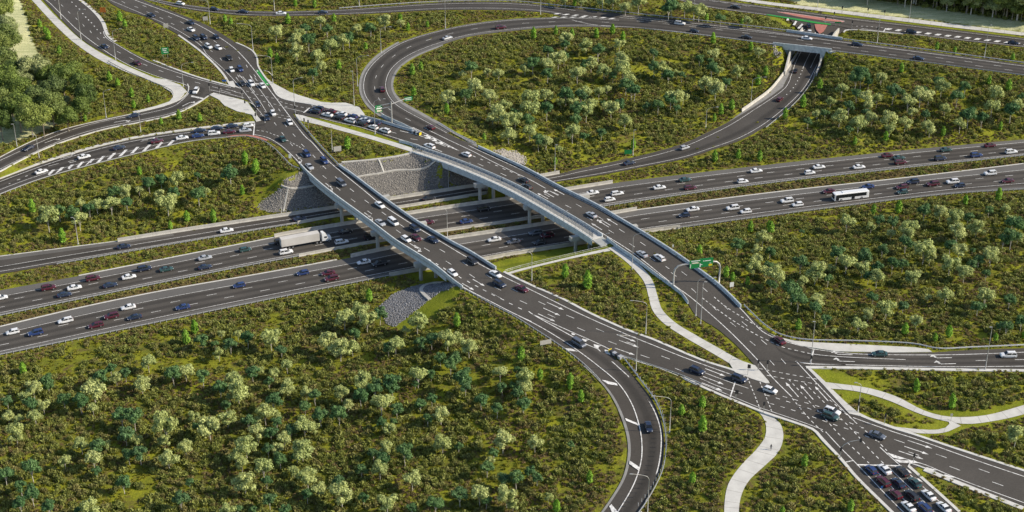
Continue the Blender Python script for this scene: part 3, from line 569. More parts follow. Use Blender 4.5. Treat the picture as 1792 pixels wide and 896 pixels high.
# loop, top roads
line(LP, [.10, .08, .07, .08, .12, .17], a=(727, 231)); line(LP, [.80, .82, .82, .84, .85, .83]); line(LP, [.45, .45, .44, .45, .46, .47], dash=D12, start=6)
line(TR, [.2, .2, .2], b=(1000, 20)); line(TR, [.8, .8, .8], b=(1000, 20)); line(TR, [.17, .17, .17], a=(1084, 38), w=.26); line(TR, [.3, .33, .22], a=(1084, 38), b=(1400, 70), w=.2)
line(TR, .45, dash=D12, a=(1100, 38), start=3); line(TR, .70, dash=D12, a=(1380, 72), start=8); line(TR, .95, a=(1000, 38), w=.2)
for k in range(7):
    x = 968 + k*16; y = 23.5 + k*1.4; quad(TR, [(x, y+1.4), (x+7, y+1.6), (x+14, y-.2), (x+7, y-.4)])
for k in range(5): quad(TR, [(964+k*16, 31-k*.1), (972+k*16, 31), (978+k*16, 29.5), (970+k*16, 29.5)])
line(FM, .16); line(FM, [.95, .93, .93], b=(1345, 27)); line(FM, [.93, .9, .9], a=(1600, 61))
pline(FM, [(1507,49.5),(1535,54),(1580,58),(1620,63)], .2)
for k in range(5): x = 1222+k*19; quad(FM, [(x, -1+k*2.6), (x+9, k*2.6), (x+18, 1.2+k*2.6), (x+8, .2+k*2.6)])
for k in range(16):
    x = 1553 + k*17.3; y = 50.5 + (x-1553)*.112; quad(FM, [(x-5, y+1.3), (x+3, y+2.2), (x+9, y-.2), (x+1, y-1.1)])
pline(FM, [(1498,46),(1520,46.5),(1550,49.5)], .3, (1, 2.2)); quad(FM, [(1545,56),(1547,56.4),(1551,49.7),(1549,49.3)], 'stop_line')
def area(road, pts, m, name, dz):
    mb = MB(); poly_into(mb, [RIBS[road].on(x, y) + Vector((0, 0, DZ + dz)) for x, y in pts]); mb.build(name, M[m], RIBS[road].obj)
area(FM, [(1360,21),(1375,21.5),(1450,32.5),(1478,37),(1476,39),(1440,36),(1400,30)], 'red_pave', 'red_median_surfacing', .002)
area(FM, [(1339,26),(1345,25.2),(1400,33.5),(1433,39),(1455,42),(1453,44),(1430,41.5),(1400,36.5)], 'green_pave', 'green_bike_lane', .004)
pline(FM, [(1360,20.5),(1410,27),(1478,37)], .22, dz=.01); pline(FM, [(1478,37.3),(1460,39.3),(1440,36.5)], .22, dz=.01)
area(LX, [(447,122.5),(452,122.5),(472,149.5),(466,149.5)], 'green_pave', 'green_bike_box', .004)
area(ON, [(392,240),(410,236.5),(432,236),(448,238),(462,242),(470,245.5),(466,246.5),(448,241.5),(430,239),(410,239)], 'red_pave', 'red_island_surfacing', .03)
quad(LX, [(448,124.5),(451,123.5),(452,125),(449.5,125.5)], dz=.01); quad(LX, [(465,146.5),(468,145.5),(470,147.5),(467,147.5)], dz=.01)
quad(CR, [(1370,36),(1374,37),(1373,33)], dz=.03)
pline(CR, [(1424,44),(1427,60)], .3, dz=.12); pline(CR, [(1451,45),(1440,61)], .3, dz=.12); 
for q in ([(1376,36.5),(1381,36.5),(1380,33),(1377,33)],[(1387,44),(1391,45),(1395,38),(1392,37)],[(1395,50),(1399,51),(1406,43),(1403,42)],[(1401,56),(1407,54),(1409,52),(1403,54)]):
    mb = pmb(FM, 'hatching'); poly_into(mb, [P(x, y, 6.9) + Vector((0,0,.2)) for x, y in q])
pline(RT, [(1385,600),(1400,604.5),(1425,611),(1493,619),(1560,621),(1660,621),(1730,619),(1792,616.5)], .26); pline(RT, [(1418,619),(1440,622),(1500,626),(1585,629.5)], .22); pline(RT, [(1393,633),(1420,636.5),(1500,639),(1656,642),(1792,641)], .26)
seg(RT, [(1716,631),(1785,629.5)], 3); quad(RT, [(1423.5,611),(1425.5,611),(1419,636.5),(1416.5,636.5)], 'stop_line')
for x, y in ((1474,620.5),(1478,632.5),(1648,626.5),(1655,637)): arrow(RT, x, y, -1 if 1 else 1, 6, flip=-1)
for (rd, nm), mb in PAINTB.items():
    if mb.v: mb.build(nm, M['white'], RIBS[rd].obj)
# ================================================================ TERRAIN
# extra height points: embankment shoulders, toes and open ground (photograph point, height)
def cpath(pts, w=0.8, step=1.0, m=False):
    q = smooth([P(*p) for p in pts], step); n = sidev(q)
    for e in np.arange(-w, w+.1, .8): CONS.append(q + n*e)
    if m: MASK.append(q[:, :2])
cpath([(500,316,9.2),(529,297,9.3),(560,297,9.2),(598,286,9.2),(651,281.5,9.2),(700,273.5,9.2),(721,268,9.2),(737,272,9.2),(770,283,9.2),(800,292,9.2),(850,300,9.2),(880,296,9.2),(900,284,9.2),(905,275,9.2)], .8)
cpath([(456,365,.8),(473,370,.6),(496,370,.5),(584,359.5,.4),(676,345,.4),(712,338,.4),(820,323,.4),(880,314,.4),(930,306,.6)], .4)
cpath([(739,498,1.2),(776,490,1.2),(800,478,1.5),(850,468,1.0),(884,462,1.0),(1000,440,1.0),(1040,432,1.2),(1070,425,1.4)], .4)
cpath([(800,510,9.2),(840,500,9.2),(884,484,8.7),(908,477,8.7),(1000,453,8.9),(1066,438,9.2),(1100,445,9.2)], .8)
for p in ((1395,96,9),(1365,92,9),(1372,120,7.5),(1355,143,6),(1322,172,4.5),(1290,195,3),(1462,100,9),(1450,120,7),(1440,140,6),(1422,165,4.6),(1395,192,3.2)): cpath([p, (p[0]+1.5, p[1]-.5, p[2])], .8)
for p in ((40,60,10.5),(60,100,10.5),(20,0,11),(60,160,10),(20,220,9),(30,250,9),(1500,20,7.6),(1600,20,8),(1700,36,8.2),(1792,48,8.4),(1792,5,9),(1600,-40,9),(1400,-30,8),(1200,-60,9),(200,700,1),(500,760,1.5),(800,800,2),(200,880,1),(600,880,2),(850,600,5),(950,700,5),(1000,850,4.5),(700,600,2.5),(850,120,9),(1000,150,8),(1150,180,6.5),(1100,100,8.5),(900,220,8),(1000,250,4),(1600,180,6),(1700,220,3),(1500,240,3.5),(1600,140,8),(1500,450,4),(1700,450,4),(1400,500,6),(1600,550,7.5),(1700,380,2),(1300,450,5),(200,350,4.5),(400,320,4.5),(1200,760,8),(1230,860,7.5),(1450,880,9),(1700,620,8.6),(1700,680,9)): cpath([p, (p[0]+2, p[1]-.6, p[2])], 1)
GS = 1.6
gx = np.arange(-310, 311, GS); gy = np.arange(300, 831, GS); NX, NY = len(gx), len(gy)
C = np.concatenate(CONS); ix = np.round((C[:, 0]-gx[0])/GS).astype(int); iy = np.round((C[:, 1]-gy[0])/GS).astype(int)
ok = (ix >= 0) & (ix < NX) & (iy >= 0) & (iy < NY); ix, iy, cz = ix[ok], iy[ok], C[ok, 2]
fixz = np.full((NY, NX), np.inf); np.minimum.at(fixz, (iy, ix), cz)    # the lower of two levels wins, so no ground pokes through paving
KN = np.isfinite(fixz)
def relax(z, kn, fz, it):
    z[kn] = fz[kn]
    for _ in range(it):
        p = np.pad(z, 1, mode='edge'); z = .25*(p[:-2, 1:-1] + p[2:, 1:-1] + p[1:-1, :-2] + p[1:-1, 2:]); z[kn] = fz[kn]
    return z
zc = None
for f in (16, 8, 4, 2, 1):
    ny, nx = -(-NY//f), -(-NX//f); pk = np.zeros((ny*f, nx*f), bool); pk[:NY, :NX] = KN; pz = np.zeros((ny*f, nx*f)); pz[:NY, :NX][KN] = fixz[KN]
    cnt = pk.reshape(ny, f, nx, f).sum((1, 3)); sm = pz.reshape(ny, f, nx, f).sum((1, 3)); kn = cnt > 0; fz = np.where(kn, sm/np.maximum(cnt, 1), 0)
    if zc is None: z = np.full((ny, nx), 7.0)
    else:
        yy = np.clip((np.arange(ny)*f)/(f*2), 0, zc.shape[0]-1).astype(int); xx = np.clip((np.arange(nx)*f)/(f*2), 0, zc.shape[1]-1).astype(int); z = zc[yy][:, xx]
    zc = relax(z, kn, fz, 400 if f > 1 else 160)
TZ = zc
def tz(x, y):
    """ground height at a place (arrays or numbers)"""
    fx = np.clip((np.asarray(x)-gx[0])/GS, 0, NX-1.001); fy = np.clip((np.asarray(y)-gy[0])/GS, 0, NY-1.001)
    i = fx.astype(int); j = fy.astype(int); a = fx-i; b = fy-j
    return TZ[j, i]*(1-a)*(1-b) + TZ[j, i+1]*a*(1-b) + TZ[j+1, i]*(1-a)*b + TZ[j+1, i+1]*a*b
def PT(x, y):
    """the spot on the ground seen at this photograph point"""
    lo, hi = -2.0, 14.0        # march the view ray down until it meets the ground
    prev = hi
    for z in np.arange(hi, lo, -.25):
        q = P(x, y, z)
        if tz(q.x, q.y) >= z: break
        prev = z
    a, b = z, prev
    for _ in range(10):
        m = (a+b)/2; q = P(x, y, m)
        if tz(q.x, q.y) >= m: a = m
        else: b = m
    return P(x, y, (a+b)/2)
def polyxy(pts, z=9.0): return np.array([tuple(P(x, y, z))[:2] for x, y in pts])
# zones: 1 mown lawn, 2 pale dry paddock, 3 rock
g2x, g2y = np.meshgrid(gx, gy); allq = np.c_[g2x.ravel(), g2y.ravel()]
def polyT(pts): return np.array([tuple(PT(x, y))[:2] for x, y in pts])
LAWN = [[(530,200),(640,229),(700,247),(700,253),(640,236),(529,204)], [(850,462),(892,453),(1010,428),(1070,422),(1068,434),(1000,450),(884,478),(870,474)],
    [(690,572),(745,530),(772,509),(800,505),(812,509),(780,540),(745,560),(715,585)], [(1412,642),(1450,646),(1500,660),(1560,690),(1618,712),(1658,720),(1720,718),(1792,700),(1792,708),(1720,728),(1655,729),(1618,719),(1568,694),(1518,679),(1450,668)],
    [(1458,681),(1505,687),(1530,694),(1500,700),(1480,700)], [(1500,694),(1555,702),(1608,724),(1655,736),(1663,744),(1655,750),(1625,751),(1570,742),(1630,742),(1640,736),(1600,728),(1550,708)], [(1590,757),(1668,753),(1694,740),(1792,727),(1792,735),(1700,748),(1670,762),(1610,766)],
    [(76,0),(107,34),(142,67),(174,88),(228,114),(290,138),(286,143),(228,121),(174,95),(140,74),(103,40),(70,0)], [(212,84),(240,97),(262,108),(268,104),(236,90),(215,78)], [(1440,20),(1792,64),(1792,68),(1440,27)], [(1342,28),(1370,35),(1398,54),(1392,56),(1366,42),(1320,26)], [(455,333),(493,318),(525,300),(500,300),(480,318)], [(676,345),(720,336),(820,322),(880,312),(880,317),(820,328),(720,342),(690,347)], [(0,313),(60,292),(66,284),(0,306)], [(700,470),(770,455),(790,490),(740,497)], [(560,205),(570,205),(640,226),(636,229)]]
FIELD = [[(-40,-30),(40,-30),(38,0),(50,40),(60,75),(72,108),(60,125),(0,118),(-40,118)], [(1330,-20),(1440,-14),(1520,-2),(1640,16),(1792,38),(1850,46),(1850,62),(1792,56),(1640,37),(1520,23),(1400,9)], [(-20,195),(60,205),(110,215),(60,238),(20,250),(-20,262)]]
MEDIAN = [[(0,556),(225,510),(450,465),(620,434),(760,407),(900,389),(1050,364),(1346,323),(1792,275),(1860,266),(1860,278),(1792,286),(1346,337),(1114,366),(900,402),(690,434),(450,479),(140,538),(0,571),(-60,584),(-60,568)]]
MP_ = [polyxy(p, 0) for p in MEDIAN]
lawn = np.zeros(len(allq)); field = np.zeros(len(allq)); 
LP_ = [polyT(p) for p in LAWN]; FP_ = [polyT(p) for p in FIELD]
for p in LP_: lawn[inpoly(allq, p)] = 1
for p in FP_: field[inpoly(allq, p)] = 1
# outer skirt of the same sheet runs to the horizon
ex = np.concatenate([[-6000, -3000, -1500, -800, -450], gx, [450, 800, 1500, 3000, 6000]]); ey = np.concatenate([[-3000, -1000, 0, 200], gy, [900, 1100, 1500, 2500, 4500, 9000]])
jj = np.clip(np.arange(len(ey)) - 4, 0, NY-1); ii = np.clip(np.arange(len(ex)) - 5, 0, NX-1)
X, Y = np.meshgrid(ex, ey); Z = TZ[jj][:, ii]
V = np.c_[X.ravel(), Y.ravel(), Z.ravel()]; nx_ = len(ex); a = (np.arange(len(ey)-1)[:, None]*nx_ + np.arange(nx_-1)).ravel(); FA = np.c_[a, a+1, a+nx_+1, a+nx_]
me = bpy.data.meshes.new('ground'); me.vertices.add(len(V)); me.vertices.foreach_set('co', V.ravel()); me.loops.add(len(FA)*4); me.loops.foreach_set('vertex_index', FA.ravel()); me.polygons.add(len(FA)); me.polygons.foreach_set('loop_start', np.arange(len(FA))*4); me.polygons.foreach_set('loop_total', np.full(len(FA), 4)); me.update(); me.validate()
me.polygons.foreach_set('use_smooth', [True]*len(FA))
med = np.zeros(len(allq))
for p in MP_: med[inpoly(allq, p)] = 1
for nm, arr in (('lawn', lawn), ('field', field), ('median', med)):
    at = me.attributes.new(nm, 'FLOAT', 'POINT'); at.data.foreach_set('value', arr.reshape(NY, NX)[jj][:, ii].ravel().astype(np.float32))
gm = bpy.data.materials.new('grassland'); gm.use_nodes = True; nt = gm.node_tree; N = nt.nodes; L = nt.links; b = N['Principled BSDF']; b.inputs['Roughness'].default_value = .9; b.inputs['Specular IOR Level'].default_value = .1
geo = N.new('ShaderNodeNewGeometry')
def noise(sc, det, rough=.6):
    t = N.new('ShaderNodeTexNoise'); t.inputs['Scale'].default_value = sc; t.inputs['Detail'].default_value = det; t.inputs['Roughness'].default_value = rough; L.new(geo.outputs['Position'], t.inputs['Vector']); return t.outputs['Fac']
def ramp(f, stops):
    r = N.new('ShaderNodeValToRGB'); e = r.color_ramp.elements
    while len(e) < len(stops): e.new(.5)
    for i, (p, c) in enumerate(stops): e[i].position = p; e[i].color = (*c, 1) if len(c) == 3 else c
    L.new(f, r.inputs[0]); return r.outputs[0]
def mixc(f, a, b_, bt='MIX'):
    m = N.new('ShaderNodeMix'); m.data_type = 'RGBA'; m.blend_type = bt
    if isinstance(f, float): m.inputs[0].default_value = f
    else: L.new(f, m.inputs[0])
    L.new(a, m.inputs[6]); L.new(b_, m.inputs[7]); return m.outputs[2]
base = ramp(noise(.12, 7, .7), [(.30, (.10, .10, .024)), (.43, (.15, .165, .020)), (.56, (.22, .23, .020)), (.70, (.31, .31, .024))])
soil = ramp(noise(.5, 6, .7), [(.42, (.11, .075, .036)), (.60, (.14, .12, .035))])
pm = ramp(noise(.22, 5, .65), [(.50, (0, 0, 0)), (.62, (1, 1, 1))])
base = mixc(pm, base, soil); at3 = N.new('ShaderNodeAttribute'); at3.attribute_name = 'median'; base = mixc(at3.outputs['Fac'], base, soil)
lawnc = ramp(noise(.10, 6, .65), [(.3, (.12, .155, .014)), (.5, (.19, .215, .016)), (.7, (.25, .26, .03))])
at = N.new('ShaderNodeAttribute'); at.attribute_name = 'lawn'; base = mixc(at.outputs['Fac'], base, lawnc)
mp = N.new('ShaderNodeMapping'); mp.inputs['Scale'].default_value = (.09, .45, 1); L.new(geo.outputs['Position'], mp.inputs[0]); t = N.new('ShaderNodeTexNoise'); t.inputs['Scale'].default_value = 1; t.inputs['Detail'].default_value = 8; t.inputs['Roughness'].default_value = .75; L.new(mp.outputs[0], t.inputs['Vector'])
fieldc = ramp(t.outputs['Fac'], [(.33, (.33, .36, .17)), (.5, (.53, .53, .28)), (.68, (.72, .69, .42))])
at2 = N.new('ShaderNodeAttribute'); at2.attribute_name = 'field'; base = mixc(at2.outputs['Fac'], base, fieldc)
fine = N.new('ShaderNodeMapRange'); fine.inputs[1].default_value = .3; fine.inputs[2].default_value = .7; fine.inputs[3].default_value = .7; fine.inputs[4].default_value = 1.3; L.new(noise(2.2, 6, .7), fine.inputs[0])
base = mixc(1.0, base, fine.outputs[0], 'MULTIPLY'); L.new(base, b.inputs['Base Color'])
bp = N.new('ShaderNodeBump'); bp.inputs['Strength'].default_value = .8; bp.inputs['Distance'].default_value = .35; L.new(noise(1.3, 6, .7), bp.inputs['Height']); L.new(bp.outputs[0], b.inputs['Normal'])
me.materials.append(gm); ground = link('ground', me); ground['kind'] = 'structure'
# ================================================================ BRIDGES
def chunks(q, ln, gap=.05):
    l = np.concatenate([[0], np.cumsum(np.linalg.norm(np.diff(q, axis=0), axis=1))]); n = max(1, int(round(l[-1]/ln))); out = []
    for i in range(n):
        a, b = l[-1]*i/n + gap/2, l[-1]*(i+1)/n - gap/2; ss = np.linspace(a, b, 3); out.append(np.stack([np.interp(ss, l, q[:, k]) for k in range(3)], 1))
    return out
def panels(q, prof, ln, m, parent, name='parapet_panel', ch=None):
    for c in chunks(q, ln):
        mb = MB(); sweep(mb, c, prof); fix(mb.build(name, M[m], parent))
def bridge(road, a, b, label, cat, left_ext=.6, right_ext=.6, depth=1.75, piers=(), pitch=3.6):
    r = RIBS[road]; i0, i1 = sorted((r.near(*a), r.near(*b))); A = r.A[i0:i1+1].copy(); B = r.B[i0:i1+1].copy()
    root = empty('road_bridge', r.mid[(i0+i1)//2] - np.array([0, 0, ZU])); tag(root, label, cat); base = Vector(root.location)
    def loc(o): o.location = -base; return o
    n = (A - B); n[:, 2] = 0; n /= np.linalg.norm(n, axis=1)[:, None]; wd = np.linalg.norm(A - B, axis=1)
    vs = []
    for i in range(len(A)):
        l = A[i] + n[i]*left_ext; rr = B[i] - n[i]*right_ext
        vs += [(l[0], l[1], ZU-.03), (rr[0], rr[1], ZU-.03), (rr[0], rr[1], ZU-.42), (l[0], l[1], ZU-.42)]
    fs = [(4*i+j, 4*i+(j+1) % 4, 4*i+4+(j+1) % 4, 4*i+4+j) for i in range(len(A)-1) for j in range(4)] + [(3, 2, 1, 0), (len(vs)-4, len(vs)-3, len(vs)-2, len(vs)-1)]
    mb = MB(); mb.add(vs, fs); loc(fix(mb.build('deck_slab', M['girder'], root)))
    tot = wd.mean() + left_ext + right_ext; k = int(tot//pitch)
    for j in range(k):
        f = (j + .5)/k; L2 = A + n*left_ext; R2 = B - n*right_ext; q = L2 + (R2 - L2)*f; q[:, 2] = ZU
        mb = MB(); sweep(mb, q, [(-.55, -.44), (.55, -.44), (.45, -depth), (-.45, -depth)]); loc(fix(mb.build('girder', M['girder'], root)))
    for pts, w in piers:
        cs = [P(x, y, .2) for x, y in pts]; d = (cs[1] - cs[0]).normalized(); nn = int(w); cols = [cs[0] + d*(5.2*t) for t in range(nn)]
        hb = MB(); c0 = cols[0] - d*2.2; c1 = cols[-1] + d*2.2; mid = (c0 + c1)/2; ang = math.atan2(d.y, d.x); ln = (c1-c0).length
        hb.box(mid.x, mid.y, ZU - depth - .02 - .75, ln, 1.7, 1.5, rz=ang); hb.box(mid.x, mid.y, ZU - depth - 1.52 - .2, ln-2.4, 1.4, .4, rz=ang)
        loc(hb.build('headstock', M['pier'], root))
        for c in cols:
            cb = MB(); g = float(tz(c.x, c.y)); cb.tube([(c.x, c.y, g-.5), (c.x, c.y, ZU-depth-1.9)], .62, 14); loc(cb.build('column', M['pier'], root, smooth=False))
    return r, i0, i1, root, loc
FACE = [(0, -.35), (0, 1.12), (-.12, 1.12), (-.42, 1.06), (-.42, -2.05), (-.12, -2.05), (-.12, -.35)]
mir = lambda pr: [(-a, b) for a, b in pr]
r, i0, i1, root, loc = bridge(LX, (540, 300), (835, 492), 'wide concrete road bridge on the left carrying three lanes over the motorway', 'bridge', .1, .1,
    piers=(([(598.7, 388.5), (625, 384)], 4), ([(661.5, 437.5), (688, 432.5)], 4), ([(737, 493), (765, 488)], 4)))
ja, jb = r.near(530, 297), r.near(779, 482)
panels(r.edge(0, r.near(524, 290), jb), FACE, 4.2, 'parapet', root); 
for q in chunks(r.edge(0, jb, r.near(807, 503)), 4.2): mb = MB(); sweep(mb, q, [(0, -.2), (0, 1.1), (-.3, 1.1), (-.4, -1.2)]); loc(fix(mb.build('parapet_panel', M['parapet'], root)))
panels(r.edge(1, r.near(590, 290), r.near(865, 472)), mir(FACE), 4.2, 'parapet', root)
for o in [c for c in root.children if c.name.startswith('parapet_panel')]: o.location = -Vector(root.location)
r, i0, i1, root, loc = bridge(XR, (742, 254), (1090, 415), 'concrete road bridge on the right with a fenced footpath along its near side', 'bridge', 4.3, .1,
    piers=(([(840, 352.5), (865, 348.3)], 5), ([(926.6, 391.5), (950, 387)], 5), ([(1007, 447), (1031, 442.5)], 5)))
ia, ib = r.near(742, 252), r.near(1078, 408)
eL = r.edge(0, ia, ib); nL = -sidev(eL); out = eL + nL*4.3
if np.linalg.norm((out[0]-r.B[ia])[:2]) < np.linalg.norm((eL[0]-r.B[ia])[:2]): nL = -nL; out = eL + nL*4.3
sg = -1 if np.dot(nL[5][:2], sidev(eL)[5][:2]) < 0 else 1
def PR(pr): return [(a*sg, b) for a, b in pr]
panels(out, PR([(0, -.3), (0, .32), (.18, .32), (.32, .28), (.32, -2.05), (.05, -2.05), (.05, -.3)]), 4.8, 'parapet', root, 'fascia_panel')
for q in chunks(eL, 4.8): mb = MB(); sweep(mb, q, PR([(.02, -.02), (.08, 1.1), (.32, 1.1), (.42, -.02)])); fix(mb.build('parapet_panel', M['parapet'], root))
mb = MB(); sweep(mb, eL, PR([(.43, -.02), (.43, .14), (4.28, .14), (4.28, -.02)])); fix(mb.build('footpath_slab', M['conc'], root))
panels(r.edge(1, r.near(836, 257), r.near(1296, 538)), mir(FACE)[:3] + [(.42, 1.06), (.42, -1.0), (.05, -1.0)], 4.8, 'parapet', root)
ca = r.near(840, 262), r.near(1100, 400)
panels(r.edge(1, *ca), [(.43, -.4), (.44, -.4), (.44, -2.05), (.1, -2.05), (.1, -.46)], 4.8, 'parapet', root, 'fascia_panel')
for o in [c for c in root.children if c.name.split('.')[0] in ('fascia_panel', 'parapet_panel', 'footpath_slab')]: o.location = -Vector(root.location)
# footpath fence of the right bridge
fr = empty('footpath_fence', out[len(out)//2]); tag(fr, 'long steel footpath fence of inward-leaning posts along the near edge of the right bridge', 'fence'); fb = Vector(fr.location)
fence_n = -nL
pm_ = None; q = resamp(out + fence_n*.15, 2.0); nn = sidev(q); nn = nn*np.sign((nn*resamp(fence_n, n=len(q))).sum(1))[:, None]
for i in range(len(q)):
    if pm_ is None:
        mb = MB(); mb.tube([(0, 0, .1), (0, 0, 2.0), (0, .12, 2.5), (0, .38, 2.85)], .055, 6); pm_ = mb.mesh('post', M['steel'])
    o = link('post', pm_, fr, Vector(q[i]) - fb, math.atan2(nn[i, 1], nn[i, 0]) - math.pi/2)
for h, d in ((.32, 0), (1.3, 0), (2.2, .03)):
    mb = MB(); q2 = q + nn*d; q2 = q2.copy(); q2[:, 2] += h; mb.tube(q2, .04, 5); mb.build('rail', M['steel'], fr, -fb)
M['wire'] = mat('dark_wire_mesh', (.07, .09, .125), .6, .2)
for i in range(len(q)-1):
    a, b_ = q[i], q[i+1]; d_ = (b_-a); L_ = np.linalg.norm(d_); d_ = d_/L_; mb = MB()
    for k in range(13):
        c = a + d_*(L_*(k+.8)/13.6) - np.array(fb); w = d_*.042; lean = nn[i]*.10
        mb.add([c-w+(0, 0, .85), c+w+(0, 0, .85), c+w+(0, 0, 2.15), c-w+(0, 0, 2.15)], [(0, 1, 2, 3)]); mb.add([c-w+(0, 0, 2.15), c+w+(0, 0, 2.15), c+w+lean*3+(0, 0, 2.8), c-w+lean*3+(0, 0, 2.8)], [(0, 1, 2, 3)])
    mb.build('mesh_panel', M['wire'], fr)
# ---------------------------------------------------------------- barriers, guardrails
CB = [(-.30, -.05), (-.30, .12), (-.14, .38), (-.10, 1.08), (.10, 1.08), (.14, .38), (.30, .12), (.30, -.05)]
def barrier(pts, z, label, m='wall', prof=CB, ln=6.0, group=None, lift=0):
    q = pxpath(pts, z); q[:, 2] += lift; root = empty('concrete_barrier', q[0]); tag(root, label, 'barrier')
    for c in chunks(q, ln, .04): mb = MB(); sweep(mb, c - q[0], prof); fix(mb.build('barrier_segment', M[m], root))
TB = [(a, b*1.25) for a, b in CB]
barrier([(206,423),(320,405),(450,385.5),(588,365),(679,350.5),(760,338),(829.7,327),(918,314.5),(979,304)], 0, 'pale concrete barrier along the far edge of the collector road', prof=TB)
barrier([(520.8,391.5),(598.7,377.5),(699,364),(854.8,338.5),(930,326)], 0, 'pale concrete barrier between the collector road and the planted median under the bridges')
barrier([(480,415.5),(491,413),(624,390.5),(717,375),(898,348),(1004,331.5),(1072,320.5)], 0, 'pale concrete barrier along the far edge of the far motorway carriageway', prof=TB)
barrier([(523,449),(656,424.5),(767,406.5),(898,388),(1052,362.5)], 0, 'pale concrete barrier on the near edge of the far motorway carriageway beneath the bridges')
barrier([(613.7,450.5),(689,434.5),(792,418),(896,402.5),(971,390.5),(1077,374),(1114.5,367.5)], 0, 'pale concrete barrier along the far edge of the near motorway carriageway', prof=TB)
barrier([(681,483.5),(735,473.5),(800,464.5),(896,446.5),(1021,426.5),(1137,406),(1190,399.5)], 0, 'long pale concrete barrier along the near edge of the near motorway carriageway', prof=TB)
barrier([(631,205),(655,211),(674,216),(700,224),(722,230.5),(735,235)], ZU, 'blue-grey concrete barrier between the queue of cars and the loop ramp', 'parapet', ln=5)
barrier([(668,203.5),(690,213.5),(707,221),(722,229)], ZU, 'short blue-grey concrete barrier on the outer edge of the loop ramp behind the sign gantry', 'parapet', ln=5)
barrier([(698.7,249),(715,252.5),(736,260),(748,264)], ZU, 'short blue-grey concrete barrier between road and footpath at the start of the right bridge', 'parapet', ln=4)
q_ = [(1083,435.5),(1105.6,450.5),(1150,484),(1174,501.5),(1192,515.5),(1204,531.5)]
barrier([(1062,419)] + q_, ZU, 'long blue-grey concrete barrier between the right road and the curving footpath', 'parapet', ln=5)
barrier([(1297.8,195.5,1.7),(1320,180,1.9),(1346,160.5,2.3),(1366,137,2.5),(1384.7,110.5,2.5),(1396,93,2.8)], 2, 'white concrete barrier beside the grey apron of the ramp below the underpass', prof=TB)
barrier([(1442,97,2.7),(1433,117,2.5),(1425,132,2.4)], 2, 'short white concrete barrier on the right side of the underpass mouth', ln=4)
WB = [(0, .42), (.07, .47), (.02, .56), (.02, .60), (.07, .68), (0, .75), (-.05, .75), (-.05, .42)]
def guardrail(pts, z, label, side=1, group=None, sp=2.0, ends=True):
    q = pxpath(pts, z, 2.0); g = q[0].copy(); root = empty('guardrail', g); tag(root, label, 'guardrail', group)
    n = sidev(q)*side; mb = MB(); sweep(mb, q - g, [(a*side*1.6, b) for a, b in WB]); fix(mb.build('beam', M['steel'], root))
    pb = MB(); qp = resamp(q, sp); npx = sidev(qp)*side
    for i in range(len(qp)):
        c = qp[i] - g - npx[i]*.17; a = math.atan2(npx[i, 1], npx[i, 0]); pb.box(c[0], c[1], .26, .14, .16, 1.0, rz=a)
    o = pb.build('posts', M['steel'], root); o['kind'] = 'stuff'
guardrail([(0,622.8),(218.5,577.5),(450,530),(654,489.5),(684,483.6)], 0, 'long guardrail on the near edge of the near motorway carriageway, left of the bridges', -1)
guardrail([(1186,400.5),(1346,379),(1593,348),(1678,339.5),(1792,332.5)], 0, 'guardrail on the near edge of the near motorway carriageway, right of the bridges', -1)
guardrail([(0,554),(225,508),(450,463.5),(523,450)], 0, 'guardrail along the planted median between the motorway carriageways, left of the bridges', -1)
guardrail([(1048,364),(1180,344.5),(1346,322),(1593,294.5),(1792,273.5)], 0, 'guardrail along the planted median between the motorway carriageways, right of the bridges', -1)
guardrail([(100,463.5),(175.8,450.5),(450,404),(520.8,392.5)], 0, 'guardrail between the collector road and the wide planted strip at left', -1)
guardrail([(0,342,7),(75,314,7.8),(150,293,8.5),(226,274,9),(326,250.5,9.5),(392,242.5,9.5),(430,240,9.5)], ZU, 'guardrail along the near edge of the ramp with white hatching at left', -1)
guardrail([(430,240),(458,247),(477,259),(495,276),(510,291),(524,297)], ZU, 'curved guardrail round the corner from the red island to the left bridge', -1)
guardrail([(519,207),(536,228),(560,255.5),(592,289)], ZU, 'guardrail on the far edge of the left road, leading on to the bridge', 1)
guardrail([(807,505),(835,520),(861,535),(896,553),(938,579.5),(985,610.5),(1024,641.5,9.3),(1050,668,9)], ZU, 'guardrail beside the start of the exit ramp, below the left bridge', -1)
guardrail([(1090,627),(1116,671,9),(1124,672,9),(1147,703.6,8.6),(1160.5,741,8),(1165.5,778,7.4),(1160,823,7),(1137,871,6.5),(1115,903,6)][:1] + [(1100,640,9.3),(1123.5,671,9),(1147,703.6,8.6),(1161,741,8),(1165.5,778,7.4),(1160,823,7),(1137,871,6.5),(1115,903,6)], ZU, 'curved guardrail on the outer edge of the curved exit ramp', 1)
guardrail([(1090,625.5),(1147,643.5),(1197,661),(1228,675)], ZU, 'straight guardrail beside the main road just past the exit ramp nose', -1)
guardrail([(767,217),(797,234.5),(832,252)], ZU, 'short guardrail on the inner edge of the loop ramp before the right bridge', 1)
guardrail([(594,16),(774,4),(898,3.5),(996,13),(1147,29),(1346,51),(1400,58)], ZU, 'long guardrail along the far edge of the top road, left of the underpass', 1)
guardrail([(1476,70),(1640,91),(1792,111.5),(1860,120)], ZU, 'guardrail along the far edge of the top road, right of the underpass', 1)
guardrail([(1122,51),(1247,65.5),(1346,78.5),(1356,80)], ZU, 'low guardrail on the near edge of the top road, left of the underpass', -1)
guardrail([(1462,91.5),(1640,113.5),(1792,133.5),(1860,142)], ZU, 'low guardrail on the near edge of the top road, right of the underpass', -1)
guardrail([(1340,225,1.8),(1394,179,2.3),(1419,147,2.4),(1425,135,2.4)], 2, 'curved guardrail along the right side of the ramp below the underpass', -1)
